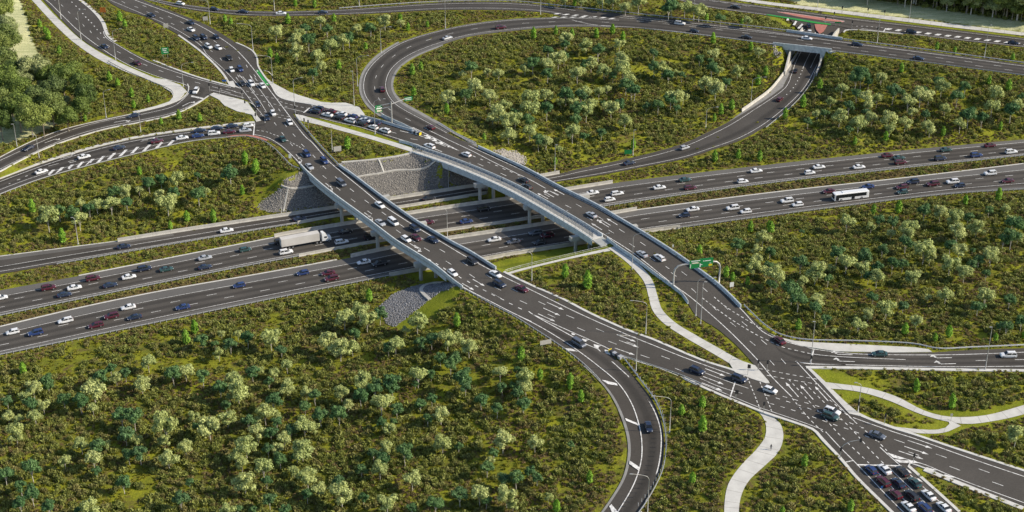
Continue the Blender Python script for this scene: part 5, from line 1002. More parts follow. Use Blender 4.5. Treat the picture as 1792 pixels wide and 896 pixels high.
TREE_TABLE = {
'P': {(0, 671): '245,40,55 185,95,45 310,160,45 255,235,50 65,230,40 135,245,35 125,350,65 670,50,75 655,180,38 575,430,50 745,430,35 665,530,60 460,545,42 955,390,45 1150,395,42 1165,300,85 1300,450,48 1185,520,62 1355,235,38 1470,310,75 1590,240,55 1000,25,50 1670,60,70 1605,100,30 1725,440,70 1650,510,50 1690,560,45 1710,680,75 640,870,65 1590,880,50',
(448, 671): '220,30,50 70,210,65 145,225,35 20,340,55 345,290,70 410,310,40 205,385,50 160,455,42 330,460,75 60,590,65 270,610,38 365,650,65 440,735,50 600,770,75 600,70,50 645,150,38 875,140,70 930,110,40 935,315,42 1290,215,55 1300,410,62 910,455,45 865,600,55 1090,665,60 915,830,65 1720,400,65 1635,540,35 1560,770,65 1745,780,65 355,70,40 740,20,45',
(448, 448): '620,430,65 725,385,55 775,450,62 1125,465,62 1045,520,30 110,580,62 510,590,65 590,640,68 675,640,45 975,620,58 1335,590,55 1400,575,40 1485,640,55 220,765,42 130,820,35 30,800,30 750,860,50 1130,840,60 1700,810,50 220,885,30',
(0, 448): '1040,745,50 1530,680,40 1300,800,55 1640,870,60 815,845,42 1000,870,45 660,885,40 1545,545,25 1660,550,30',
(0, 224): '1240,370,48 780,530,60 685,545,50 1175,530,70 1120,475,38 345,630,70 560,640,55 1440,440,30 565,530,32 880,455,45 975,440,30',
(448, 0): '140,230,50 310,245,35 450,165,38 705,205,32 900,155,45 520,330,45 610,300,40 270,290,40 285,370,50 430,400,42 455,475,35 1010,165,25 1530,610,55 1440,520,25 1690,520,35 1340,690,50 1615,505,25 1630,680,50 1690,790,55 1735,740,40 1745,850,50 1650,830,40',
(896, 0): '380,280,45 515,320,48 745,315,38 320,420,50 245,460,50 90,490,32 455,520,50 550,450,42 640,510,48 760,430,50 770,500,70 810,570,50 130,690,55 125,760,70 235,680,45 340,720,30 420,720,40 505,650,45 545,735,45 515,780,55 605,650,35 660,635,28 690,760,55 785,850,50 1045,490,50 1145,520,30 1565,510,40 1400,380,40 1340,600,48 1420,600,45 1415,640,55 1125,690,55 1190,680,40 1440,500,30 20,840,50 700,30,45 790,70,40 880,40,60 1200,60,70 1300,100,50 1640,165,30 1720,370,35 370,10,40 480,20,35 610,30,30',
(1342, 0): '790,560,38 515,630,42 440,715,32 690,700,50 760,700,40 700,750,35 1210,620,50 975,720,50 1060,680,60 1120,680,45 1005,790,35 1235,760,38 1320,650,30 1590,660,55 1560,750,50 345,800,30 500,820,50 630,860,55 725,830,42 835,850,55 955,865,45 1110,885,40 1340,870,45 1430,790,30 1740,730,40',
(896, 224): '420,40,50 235,110,45 330,150,25 120,30,50 1745,770,50 1700,860,40',
(1342, 224): '850,15,35 1130,10,40 550,665,52 720,700,32 860,740,35 985,720,58 960,740,50 1200,600,48 1300,640,55 1320,720,60 1448,700,55 1080,860,80 1330,860,50 1650,570,30 1740,760,40 1700,650,45 1550,880,50',
(1342, 448): '545,50,60 330,130,60 350,100,50 655,85,50 445,90,30 60,150,65 245,180,40 760,155,50 1000,150,48 1040,130,30 1260,70,60 1365,115,55 340,320,50 820,370,62 1235,280,48 1120,290,25 1510,290,60 630,480,52 1035,460,42 700,410,40 460,525,22 1130,15,40 1550,20,50',
(896, 448): '90,850,60 1680,85,50 1760,110,40 1700,40,40',
(896, 671): '160,420,48 95,20,50 5,840,40 255,800,30 0,390,20',
(1342, 671): '1720,360,70',
(448, 224): '1760,50,50',
},
'D': {(0, 671): '345,20,35 60,120,40 230,145,50 455,115,45 575,130,55 855,210,60 945,230,60 885,350,60 690,430,55 985,475,55 905,500,40 50,620,60 235,580,65 680,610,35 870,685,50 1325,680,32 155,710,45 240,770,55 150,830,50 350,855,50 1270,800,55 1540,30,50 1580,155,35 1740,260,50 1380,300,35 1660,870,35 1770,880,30 550,880,30',
(448, 671): '130,110,55 415,80,45 345,160,42 455,215,55 580,215,55 735,90,50 830,30,55 950,20,50 985,185,45 880,265,35 960,265,25 1145,145,38 1225,115,38 1570,110,48 1680,175,40 150,270,40 245,330,45 110,340,45 90,450,40 175,530,45 290,500,40 80,680,40 575,680,45 360,770,40 100,810,45 750,790,38 1200,250,35 1040,480,58 820,490,35 890,530,50 740,600,40 1415,445,32 1655,490,35 1610,580,45 1250,820,60 1420,770,55 1605,810,40 1730,660,45 1090,870,35 1460,20,45 1715,30,35 1110,10,25 210,885,40',
(448, 448): '865,400,50 690,535,38 180,650,40 925,640,40 1150,600,45 1225,570,48 1285,710,38 1390,720,45 1355,760,45 1220,820,35 1445,850,60 950,880,55 840,880,40 95,880,35',
(0, 448): '340,870,45 780,780,40 715,830,50 880,815,38 1215,820,55 1420,830,50 1415,580,50 1610,610,45 1730,570,45 1765,800,50 1500,610,30',
(0, 224): '1130,360,40 1045,390,42 1610,310,55 805,450,42 630,560,45 890,520,42 420,580,45 520,590,50 1390,460,50 1215,450,42 1380,335,25',
(448, 0): '350,200,35 500,210,38 800,210,35 650,270,40 370,290,45 1500,480,40 1460,670,40 400,520,35 550,280,25 1480,455,25',
(896, 0): '370,320,32 600,360,45 250,360,35 360,400,38 145,450,45 245,520,38 985,380,32 985,480,42 1085,530,38 510,450,35 1180,530,28 1305,420,30 1390,490,40 1490,580,35 850,640,40 790,590,45 830,650,35 375,660,50 240,770,45 480,670,45 460,770,50 110,840,45 440,850,40 750,740,38 640,730,30 1100,700,45 935,750,28 1015,740,38 1145,760,28 1090,80,60 1450,140,35 1110,60,45 600,340,30 20,790,30 1380,430,25 700,540,30',
(1342, 0): '650,530,55 610,560,45 705,570,30 1190,570,35 870,650,50 620,660,35 1085,640,30 565,750,38 690,790,35 1315,680,45 1370,620,38 1690,770,55 1395,800,55 1100,800,30 1490,830,40 1765,680,30 400,790,30 280,850,30 940,650,25',
(896, 224): '185,90,45 620,30,35 500,60,30 1565,820,45',
(1342, 224): '570,10,30 1090,580,45 775,645,40 870,660,40 960,800,50 1395,625,38 1540,580,30 1270,810,45 1710,690,60 1690,760,55 800,850,35 480,880,50 240,720,20 1430,850,20 1640,790,40 20,860,35 680,880,40',
(1342, 448): '230,45,55 165,240,70 210,300,60 420,160,35 700,140,35 760,90,40 870,60,40 940,60,35 1460,350,45 1680,310,40 330,370,45 405,440,38 730,280,40 940,350,38 1470,20,40 1420,60,35 1660,490,45 1765,450,45 1620,490,30 1520,130,30 30,200,40 10,60,35 670,20,45',
(896, 448): '40,800,30 100,820,35',
(896, 671): '80,140,50 40,60,40 125,610,40 30,660,50 175,660,35 410,430,25 10,20,30',
},
'C': {(448, 448): '790,275,50 1400,450,52',
(0, 448): '165,775,52 1360,495,52 1300,565,58',
(0, 224): '230,550,50 440,755,52 975,300,35 1305,615,45 1490,615,50 1710,215,45 1780,275,50 1690,435,35 1190,680,35',
(448, 0): '225,135,38 545,135,32 1005,120,30 1195,170,25 765,325,28 580,455,35 100,370,38 150,410,35 1060,190,28 1090,495,40 1150,465,35 1100,640,38 1330,760,38 410,30,28 275,20,28',
(896, 0): '150,240,40 305,215,32 418,235,32 588,235,35 700,205,38 773,255,35 1400,270,38 1663,330,32 1765,500,38 1712,560,38 1530,730,42 1455,765,40 1410,820,28 435,30,28 765,70,22 1355,135,28 1600,165,25',
(1342, 0): '935,480,34 368,590,42 250,710,45 125,795,40 1545,565,32 1680,595,45 1183,335,30 1308,360,24 1710,410,28 1625,880,30',
(896, 224): '845,110,40 300,235,32 1412,200,42 1575,180,38 1725,195,40 1660,690,42 1785,680,35 1305,850,40',
(1342, 224): '612,90,30 825,60,40 1225,25,35 1610,465,48 1380,505,38 915,550,48 740,565,40 25,690,50',
(1342, 448): '218,475,45 960,505,50 1265,520,50 1170,565,35 1590,565,35 1790,545,35 1040,880,35',
(896, 448): '370,110,50 525,170,65 65,680,55 195,820,45 405,860,50 1490,115,42 1535,145,38 1640,175,35',
(896, 671): '480,90,45 540,655,48 310,850,55 1180,180,45 1325,125,50 1325,285,60 1255,655,48 405,15,30',
(1342, 671): '1285,125,55 1040,20,45 260,540,48 580,850,50 105,885,30',
(0, 0): '280,170,32 315,210,28 340,245,38 417,350,35 765,535,38 823,575,34 920,650,34 1035,690,28 935,730,30 595,820,28 1250,805,38 1125,850,28 1395,820,34 838,120,42 873,165,34 1570,135,30 1610,155,30',
(448, 224): '640,105,48 1590,60,28 5,265,42',
},
'F': {(0, 0): '40,90,90 40,420,100 160,520,100 170,650,110 60,600,110 270,720,110 150,790,110 40,760,110 380,770,100 450,560,95 580,620,90 620,700,85 480,820,80 570,750,80 20,870,90 310,850,90 330,560,80 520,500,70 60,280,100 10,340,80 90,690,100 230,840,100 380,650,90',
},
'G': {(0, 0): '60,180,80 80,240,60 270,500,110 120,590,80 420,640,70 20,320,60 340,590,70 200,590,70 440,720,60',
(1342, 0): '960,-20,50 330,-90,60 700,-50,60 1420,20,60 1250,10,50',
},
}
for kind, dd in TREE_TABLE.items():
    for (x0, y0), s in dd.items():
        for w in s.split():
            a, b, c = map(float, w.split(',')); TL.append((kind, x0 + a/3.982, y0 + b/3.982, c/3.982))
rf = random.Random(5)
for row in range(7):
    for k in range(24):
        fx = 1425 + k*17.5 + rf.uniform(-6, 6); fy = -14 + (fx-1440)*.145 - row*11 + rf.uniform(-3, 3) - (24 if row else 20)
        if row == 0 and fx < 1520 and rf.random() < .6: continue
        TL.append(('F' if rf.random() < .86 else 'G', fx, fy, rf.uniform(18, 25) if row else rf.uniform(11, 15)))
BASE_R = {'P': 2.55, 'D': 2.3, 'C': 1.35*1.0, 'F': 6.0, 'G': 6.0}; CEN = {'P': 3.3, 'D': 3.7, 'C': 2.2, 'F': 7.9, 'G': 7.7}
treelog = []
for k, (kind, x, y, rp_) in enumerate(TL):
    s_ = cT*(y + 1100)/CH; rm = rp_/s_
    if kind in 'FG' and x < 300: rm *= .86
    if kind == 'C': rm = rp_/s_*.52*1.35/1.35
    sc = rm/BASE_R[kind]*(1.35 if kind == 'C' else 1.22); sc = min(max(sc, .45), 1.7)
    if kind == 'C': sc = min(max(rp_*2.3/(s_*cT*4.4 + s_*.9), .7), 1.8)
    by = y + CEN[kind]*sc*s_*cT; q = PT(x, by)
    if kind in 'PDC' and float(look(dist, np.array([q.x]), np.array([q.y]))[0]) < 1.4: by -= 3; q = PT(x, by)
    v = random.randrange(len(TREES[kind])); nm = {'P': 'pale_gum_tree', 'D': 'dark_gum_tree', 'C': 'young_conical_tree', 'F': 'forest_tree', 'G': 'forest_gum_tree'}[kind]
    root = empty(nm, q, random.uniform(0, 6.28)); root.scale = (sc, sc, sc*random.uniform(.92, 1.1)); cr, tr = TREES[kind][v]; link('crown', cr, root); link('trunk', tr, root); root['category'] = 'tree'; treelog.append((root, kind, x, y, rp_, sc))
# ================================================================ VEHICLES
def ring_loft(mb, st, m=0):
    """st = [(x, half width, bottom, belt, crown)] -> closed car shell"""
    prof = lambda w, z0, zb, zc: [(-w*.90, z0), (-w, z0+.16), (-w, zb-.14), (-w*.93, zb-.02), (-w*.55, zc), (w*.55, zc), (w*.93, zb-.02), (w, zb-.14), (w, z0+.16), (w*.90, z0)]
    vs = []; k = 10
    for x, w, z0, zb, zc in st: vs += [(x, a, b) for a, b in prof(w, z0, zb, zc)]
    n = len(st); fs = [(i*k+j, i*k+(j+1) % k, (i+1)*k+(j+1) % k, (i+1)*k+j) for i in range(n-1) for j in range(k)]; fs += [tuple(range(k))[::-1], tuple((n-1)*k+j for j in range(k))]; mb.add(vs, fs, m)
def cabin(mb, gb, x0, x1, x2, x3, w, zb, zr, ws=.76):
    """greenhouse: glass all round, body-colour pillars and roof; x0<x1<x2<x3 rear base, rear roof, front roof, front base"""
    wb, wt = w*.92, w*ws; zt = zr - .05
    def L(t, s, side): # side glass point
        return None
    gb.add([(x0, -wb, zb), (x3, -wb, zb), (x3, wb, zb), (x0, wb, zb), (x1, -wt, zt), (x2, -wt, zt), (x2, wt, zt), (x1, wt, zt)], [(0, 1, 5, 4), (1, 2, 6, 5), (2, 3, 7, 6), (3, 0, 4, 7), (4, 5, 6, 7)])
    e = .03; vs = [(x1-.05, -wt-.01, zt), (x2+.05, -wt-.01, zt), (x2+.05, wt+.01, zt), (x1-.05, wt+.01, zt), (x1+.12, -wt*.88, zr+.02), (x2-.15, -wt*.88, zr+.02), (x2-.15, wt*.88, zr+.02), (x1+.12, wt*.88, zr+.02)]
    mb.add(vs, [(0, 1, 5, 4), (1, 2, 6, 5), (2, 3, 7, 6), (3, 0, 4, 7), (4, 5, 6, 7), (3, 2, 1, 0)])
    for s in (-1, 1):
        for (xb, xt) in ((x0, x1), (x3, x2), ((x0+x3)/2-.12, (x1+x2)/2-.05)):
            a, b = (xb, s*(wb+.012), zb-.01), (xt, s*(wt+.012), zt+.01); d = .07
            mb.add([(a[0]-d, a[1], a[2]), (a[0]+d, a[1], a[2]), (b[0]+d, b[1], b[2]), (b[0]-d, b[1], b[2])], [(0, 1, 2, 3) if s < 0 else (3, 2, 1, 0)])
SPEC = {  # length, half width, stations, cabin, wheel radius, wheel x
 'sed': (4.75, .93, [(-2.37,.74,.34,.74,.78),(-2.3,.86,.24,.90,.95),(-1.9,.92,.20,.98,1.03),(-.9,.93,.19,.98,1.0),(.7,.93,.19,.95,.98),(1.5,.92,.20,.86,.92),(2.1,.87,.22,.72,.78),(2.34,.74,.30,.58,.62)], (-1.75,-1.0,.25,1.15,.93,.95,1.44), .33, (-1.38, 1.42)),
 'hat': (4.15, .89, [(-2.05,.74,.34,.80,.82),(-2.0,.84,.24,.98,1.0),(-1.5,.88,.20,1.0,1.02),(-.5,.89,.19,.98,1.0),(.7,.89,.19,.95,.98),(1.3,.88,.20,.88,.94),(1.85,.84,.22,.74,.8),(2.05,.72,.30,.6,.64)], (-1.97,-1.55,.3,1.1,.89,.96,1.47), .32, (-1.25, 1.28)),
 'suv': (4.75, .96, [(-2.36,.80,.40,.92,.95),(-2.3,.90,.30,1.12,1.14),(-1.6,.95,.27,1.14,1.16),(-.5,.96,.27,1.12,1.14),(.8,.96,.27,1.10,1.13),(1.5,.95,.28,1.06,1.12),(2.15,.91,.30,.96,1.02),(2.36,.80,.38,.78,.82)], (-2.28,-1.95,.35,1.2,.96,1.1,1.72), .38, (-1.42, 1.45)),
 'wag': (4.85, .93, [(-2.42,.76,.34,.80,.82),(-2.36,.88,.24,.98,1.0),(-1.6,.92,.20,1.0,1.02),(-.5,.93,.19,.98,1.0),(.8,.93,.19,.95,.98),(1.5,.92,.20,.88,.94),(2.15,.87,.22,.74,.8),(2.4,.74,.30,.6,.64)], (-2.34,-1.95,.3,1.2,.93,.96,1.5), .34, (-1.42, 1.46)),
 'ute': (5.2, .95, [(-2.58,.86,.45,1.05,1.06),(-2.5,.94,.36,1.08,1.06),(-1.6,.95,.32,1.08,1.06),(-.3,.95,.30,1.10,1.13),(1.1,.95,.30,1.10,1.14),(1.8,.94,.30,1.04,1.1),(2.4,.90,.32,.92,.98),(2.58,.8,.4,.75,.8)], (-.55,-.35,.75,1.5,.95,1.1,1.76), .38, (-1.6, 1.62)),
 'van': (5.0, .98, [(-2.48,.88,.38,1.1,1.12),(-2.42,.95,.28,1.2,1.22),(-1.2,.98,.26,1.2,1.22),(.8,.98,.26,1.18,1.2),(1.6,.97,.26,1.12,1.16),(2.25,.92,.30,.98,1.02),(2.46,.8,.38,.8,.84)], (-2.40,-2.2,.95,1.85,.98,1.16,1.92), .36, (-1.5, 1.6)),
}
def wheel_mesh(rw, wd):
    mb = MB(); n = 16; v = []
    for y in (-wd/2, wd/2):
        for k in range(n): a = 2*math.pi*k/n; v.append((rw*math.cos(a), y, rw*math.sin(a)))
    mb.add(v, [(k, (k+1) % n, n+(k+1) % n, n+k) for k in range(n)] + [tuple(range(n)), tuple(range(2*n-1, n-1, -1))], 0)
    for s in (-1, 1):
        v = [(0, s*(wd/2+.015), 0)] + [(rw*.62*math.cos(2*math.pi*k/10), s*(wd/2+.012), rw*.62*math.sin(2*math.pi*k/10)) for k in range(10)]; mb.add(v, [(0, 1+k, 1+(k+1) % 10) for k in range(10)], 1)
    return fix_mesh(mb.mesh('wheel', [M['rubber'], M['rim']]))
def fix_mesh(me):
    bm = bmesh.new(); bm.from_mesh(me); bmesh.ops.recalc_face_normals(bm, faces=bm.faces); bm.to_mesh(me); bm.free(); return me
CARM = {}
def car_meshes(ty, colr):
    if (ty, colr) in CARM: return CARM[(ty, colr)]
    ln, w, st, cb, rw, wx = SPEC[ty]; mb = MB(); gb = MB(); ring_loft(mb, st); cabin(mb, gb, *cb)
    if ty == 'ute': mb.box(-1.55, 0, 1.09, 1.9, 1.84, .03, 1)
    if ty in ('suv', 'wag'):
        for s in (-1, 1): mb.box(-.8, s*w*.62, cb[6]+.05, 2.0, .05, .05, 1)
    mb.box(0, 0, .34, ln*.93, w*1.75, .25, 1)
    body = fix_mesh(mb.mesh('body', [M['paint'+colr], M['blacktrim']])); glass = fix_mesh(gb.mesh('windows', M['glass'])); wm = wheel_mesh(rw, .24)
    x1, zl = st[-2][0], st[-2][3]; x0, zt = st[1][0], st[1][3]; hm = MB(); hm.box(0, 0, 0, .22, .34, .13); hl = hm.mesh('headlight', M['lamp']); tm = MB(); tm.box(0, 0, 0, .12, .30, .16); tl = tm.mesh('taillight', M['tail'])
    ex = [(hl, 'headlight', (x1+.08, s*w*.66, zl-.1)) for s in (-1, 1)] + [(tl, 'taillight', (x0-.03, s*w*.72, zt-.12)) for s in (-1, 1)]
    CARM[(ty, colr)] = (body, glass, wm, ex, rw, wx, w); return CARM[(ty, colr)]
def place_car(q, h, ty, colr):
    body, glass, wm, ex, rw, wx, w = car_meshes(ty, colr)
    nm = {'sed': 'sedan_car', 'hat': 'hatchback_car', 'suv': 'suv_car', 'wag': 'wagon_car', 'ute': 'pickup_truck', 'van': 'van'}[ty]
    root = empty(nm, q, h); link('body', body, root); link('windows', glass, root)
    for x in wx:
        for s in (-1, 1): link('wheel', wm, root, (x, s*(w-.13), rw))
    for me, n_, l in ex: link(n_, me, root, l)
    return root
CARS = {
(MN, -1): '22.6,581,hat,W 62.8,582.4,suv,B 114.8,561,wag,W 167.8,569.3,wag,R 195,553,suv,R 224.8,537.6,sed,W 235.6,555.2,sed,N 320,537.6,sed,B 418.6,499.5,hat,B 530,477.6,hat,B 574,477.6,sed,R 580,487,suv,R 636.8,458.5,sed,W 664.5,461,ute,K 865,419,sed,W 898.6,422.6,sed,Y 937,407,suv,Y 957,411.7,suv,R 944.5,424,sed,K 1212,366,sed,W 1197.4,376.7,hat,N 1282,363.4,suv,W 1305,369.7,hat,W 1377,350.8,suv,W 1395.5,357.6,hat,W 1450,334.5,sed,R 1518.5,326.2,sed,B 1597,317.7,suv,N 1578,327,wag,R 1579,335.8,hat,G 1632,321.4,suv,R 1666.7,317.4,suv,W 1679,324.5,hat,N 1732.5,302.6,suv,W 1762.6,316.2,sed,R',
(MF, 1): '1,521,sed,W 85.4,503.2,suv,R 130.6,503.2,sed,W 163,487,suv,R 113,515.8,sed,N 226,484.4,sed,W 193,499,sed,N 253,469.8,suv,N 291.3,471,sed,G 359,451,sed,S 359,467.3,sed,N 429.4,436.7,hat,G 500.7,440.7,suv,W 492,422.5,suv,K 598,423,wag,W 605,404.8,sed,K 649,414.9,suv,K 748.6,389,sed,R 816,387.2,sed,B 846.5,365,suv,K 1037,337,sed,W 1080,338.3,wag,W 1066.8,348.8,hat,W 1154,327.7,sed,W 1198.6,314.4,sed,G 1208,328.2,wag,R 1299.6,317,hat,W 1323,298.6,sed,W 1416.6,301.8,hat,W 1433,291.8,sed,W 1503,291.8,sed,W 1553,271.7,sed,R 1573,276,sed,G 1575.5,283.5,suv,R 1655,261.7,sed,G 1645,276.7,suv,N 1708,271,suv,B 1732.5,254,sed,R 1769,265,suv,W',
(CR, 1): '217,431.2,sed,N 396.8,403,sed,W 524.6,382.7,sed,N 750.6,347,sed,K 1101,285,sed,N 1197.9,258,hat,S 1364.6,173.3,hat,R 1392,123,sed,K 1414.8,44,suv,N 1416.4,55,hat,W',
(LX, 1): '265,26,sed,N 334,39,sed,N 334.5,51,sed,W 343.5,65.8,suv,N 356.6,64.5,suv,N 378.7,64.5,hat,N 365,80.4,suv,W 382.5,83,hat,W 401,100.5,ute,K 405.6,121.8,hat,W 420.6,120,suv,B 424.4,145.7,sed,K 440,145.7,suv,W 459.5,150,hat,W 451,182.8,hat,N 478,197.7,hat,W 467,205.5,sed,N 507,214,hat,W 495,243,sed,G 537,268.8,suv,B 567.7,281,suv,B 541.9,291.4,sed,S 597.3,320.3,van,Y 665,358.6,sed,W 665.8,389.8,sed,S 688.4,388.3,van,W 726,400,suv,N 710.8,418.3,hat,W 728.3,415.6,sed,R 758,419.5,sed,N 826.7,457,suv,K 792.3,477.7,hat,W 867.3,480,sed,W 874,496.9,suv,N 913.4,505.5,sed,R 1219.5,649,suv,N 1293,663,suv,N 1347.7,682.8,hat,W 1456,720,suv,W 1453,729,suv,G 1535,762,sed,Y',
(CE, 1): '1013,600.8,van,Y 1135,747.6,sed,N',
(XR, -1): '557,189.5,suv,N 551.7,194.3,suv,N 578,194,sed,R 572.8,200.5,sed,W 597.8,199,sed,W 592,205.5,sed,K 617.5,203.3,hat,B 612.8,210.5,suv,W 638.6,209.8,sed,W 633,216,hat,K 653.4,222.2,hat,W 656.6,214.7,sed,N 673.8,228,suv,W 751.9,255.3,suv,W 816,270,hat,W 916.4,314.8,sed,K 921.9,327.3,suv,K 1035,375.8,sed,S 1123.6,444.5,sed,S 1154,450.8,wag,W 1363.8,595.6,sed,R 1524,822.4,hat,B 1547.3,821.6,sed,W 1578.6,824.8,sed,K 1545,842.7,suv,R 1571.6,845.8,sed,N 1600.5,845,sed,G 1567,865.4,hat,R 1595,867.7,suv,K 1624.7,867,sed,W 1589.5,887,sed,W 1617.7,888.8,suv,B 1651,888,sed,W',
(RT, -1): '1538.6,619.5,sed,G 1764,621.3,suv,W', (LP, 1): '669,155.7,suv,R 783,65.8,sed,S 876,47,suv,R 753.4,222.5,hat,R',
(TR, 1): '316,5.5,hat,W 375.4,15.6,hat,N 425.7,20,sed,N 492,22.6,sed,W 564.8,21.3,sed,N 1189.8,40,suv,W 1215,54,hat,N 1306.6,64.5,sed,K 1411.8,66.5,sed,W 1500,77.3,wag,N 1607,101.7,sed,N',
(FM, 1): '1287,11.8,sed,K 1594.4,55,suv,N 1773,74.6,sed,N', (SL, 1): '343,158.5,suv,W 235,202,sed,N 50,259,sed,N',
(ON, 1): '72.8,300,sed,W 147.4,274,sed,W 208.4,258.4,sed,N 275,246.6,sed,R 319,240.8,sed,W 346.6,237.3,sed,B 350,228.3,sed,N 374.7,232.8,suv,W 401.8,230.3,sed,R 429.4,227.8,sed,S 379.8,224.2,sed,N 406.4,220.3,sed,N 434.5,219.5,hat,W'}
CARS[(XR, 1)] = '183,81,sed,N 240,110,sed,R'
RNAME = {MN: 'the near motorway carriageway', MF: 'the far motorway carriageway', CR: 'the collector road and underpass ramp', LX: 'the left bridge road', CE: 'the curved exit ramp', XR: 'the right bridge road', RT: 'the right turn-off', LP: 'the loop ramp', TR: 'the long top road', FM: 'the far main road', SL: 'the upper left slip road', ON: 'the left on-ramp'}
TYN = {'sed': 'sedan', 'hat': 'hatchback', 'suv': 'SUV', 'wag': 'station wagon', 'ute': 'pickup', 'van': 'van'}
ORDN = ['first', 'second', 'third', 'fourth', 'fifth', 'sixth', 'seventh', 'eighth', 'ninth', 'tenth', 'eleventh', 'twelfth', 'thirteenth', 'fourteenth', 'fifteenth', 'sixteenth', 'seventeenth', 'eighteenth', 'nineteenth', 'twentieth']
ORDN += ['twenty-' + w for w in ORDN[:9]] + ['thirtieth'] + ['thirty-' + w for w in ORDN[:9]] + ['fortieth']
carlog = []
for (rd, sg_), tb in CARS.items():
    r = RIBS[rd]
    for w in tb.split():
        x, y, ty, co = w.split(','); x, y = float(x), float(y); yy = y + 2.6 + (.6 if ty in ('suv', 'van', 'ute') else 0)
        q = r.on(x, yy); h = r.head(x, yy) + (0 if sg_ > 0 else math.pi)
        if (x, y) == (1414.8, 44) or (x, y) == (1416.4, 55): q = P(x, yy, 6.6)
        where = RNAME[rd]
        if rd == XR:
            where = 'the upper left road' if x < 300 else 'the queue beside the loop ramp' if x < 690 else 'the right bridge road' if x < 1300 else 'the queue at the bottom right junction' if y > 800 else 'the right turn-off'
        if rd == LX:
            where = 'the road coming down from the top left' if y < 135 else 'the upper left junction' if y < 225 else 'the left bridge' if y < 500 and x < 850 else 'the road between left bridge and exit ramp' if x < 1000 else 'the lower right junction'
        if rd == LX and 505 <= y < 510: where = 'the road between left bridge and exit ramp'
        o = place_car(q + Vector((0, 0, .04)), h, ty, co); carlog.append((o, ty, co, where, x, y))
from collections import defaultdict
grp = defaultdict(list)
for c in carlog: grp[(c[1], c[2], c[3])].append(c)
for (ty, co, where), L2 in grp.items():
    L2.sort(key=lambda c: c[4])
    for i, c in enumerate(L2):
        pre = '' if len(L2) == 1 else (('left one of two: ' if i == 0 else 'right one of two: ') if len(L2) == 2 else ORDN[i] + ' from the left: ')
        tag(c[0], '%s%s %s on %s' % (pre, PAINT[co][0], TYN[ty], where), 'car' if ty not in ('ute', 'van') else ('van' if ty == 'van' else 'pickup'), 'vehicles on the interchange roads')
# ---------------------------------------------------------------- articulated lorry and bus
r = RIBS[MF]; q = r.on(536, 428); h = r.head(536, 428)
lr = empty('semi_trailer_truck', q, h); tag(lr, 'long white box semi-trailer truck on the far motorway carriageway left of the bridges', 'truck')
mb = MB(); mb.box(-2.2, 0, 2.72, 13.6, 2.5, 2.85); mb.build('trailer_box', M['trailerwhite'] if 'trailerwhite' in M else M['signwhite'], lr)
mb = MB(); mb.box(-2.2, 0, 1.15, 13.2, 1.1, .26); mb.box(5.8, 0, .95, 5.8, 1.0, .3); mb.build('chassis', M['darksteel'], lr)
mb = MB(); v = [(5.5,-1.22,.9),(8.7,-1.22,.7),(8.75,1.22,.7),(5.5,1.22,.9),(5.5,-1.22,2.6),(7.3,-1.22,2.6),(7.3,1.22,2.6),(5.5,1.22,2.6),(8.7,-1.15,1.75),(8.75,1.15,1.75),(7.45,-1.2,1.9),(7.45,1.2,1.9)]
mb.add(v, [(0,1,8,10,5,4),(1,2,9,8),(2,3,7,6,11,9),(3,0,4,7),(4,5,6,7),(10,8,9,11),(0,3,2,1)]); v2 = [(5.5,-1.2,2.6),(7.3,-1.2,2.6),(7.3,1.2,2.6),(5.5,1.2,2.6),(5.5,-1.1,3.75),(6.3,-1.1,3.7),(6.3,1.1,3.7),(5.5,1.1,3.75)]
mb.add(v2, [(0,1,5,4),(1,2,6,5),(2,3,7,6),(3,0,4,7),(4,5,6,7)]); fix(mb.build('cab', M['paintW'], lr))
mb = MB(); mb.add([(7.32,-1.15,2.58),(7.32,1.15,2.58),(7.5,1.15,1.95),(7.5,-1.15,1.95)], [(0,1,2,3)]); mb.add([(6.2,-1.235,2.5),(7.2,-1.235,2.5),(7.3,-1.235,1.9),(6.2,-1.235,1.9)], [(0,1,2,3)]); mb.add([(6.2,1.235,2.5),(7.2,1.235,2.5),(7.3,1.235,1.9),(6.2,1.235,1.9)], [(0,1,2,3)]); mb.build('cab_windows', M['glass'], lr)
mb = MB(); mb.box(5.6, 0, 1.1, .5, 2.3, .7); mb.box(7.0, 0, .75, 1.2, 2.3, .4); mb.build('fuel_tanks', M['steel'], lr)
wmt = wheel_mesh(.52, .32)
for x in (-7.6, -6.3, -5.0, 3.6, 4.9, 7.9):
    for s in (-1, 1): link('wheel', wmt, lr, (x, s*1.08, .52))
r = RIBS[MN]; q = r.on(1487.5, 347.5); h = r.head(1487, 347) + math.pi
bs = empty('city_bus', q, h); tag(bs, 'white single-deck bus with black window band on the near motorway carriageway at right', 'bus')
mb = MB(); Lb = 13.6; st = [(-6.8, 1.18, .5, 2.9), (-6.6, 1.25, .35, 3.0), (6.4, 1.25, .32, 3.0), (6.75, 1.16, .4, 2.9)]
vs = []
for x, w, z0, z1 in st: vs += [(x, -w, z0), (x, -w, z1-.2), (x, -w*.85, z1), (x, w*.85, z1), (x, w, z1-.2), (x, w, z0)]
mb.add(vs, [(i*6+j, i*6+(j+1) % 6, (i+1)*6+(j+1) % 6, (i+1)*6+j) for i in range(3) for j in range(6)] + [(5,4,3,2,1,0), tuple(18+j for j in range(6))]); fix(mb.build('body', M['paintW'], bs))
mb = MB(); mb.box(-1.0, 0, 3.08, 9.0, 1.7, .16); mb.build('roof_unit', M['paintW'], bs)
for s in (-1, 1):
    for k in range(7):
        x = -5.6 + k*1.62; mb = MB(); mb.box(x+.6, s*1.27, 1.98, 1.60, .03, 1.3); mb.build('side_window', M['glass'], bs)
for x in (5.6, -.6): mb = MB(); mb.box(x, 1.27, 1.5, 1.25, .04, 2.15); mb.build('door', M['glass'], bs)
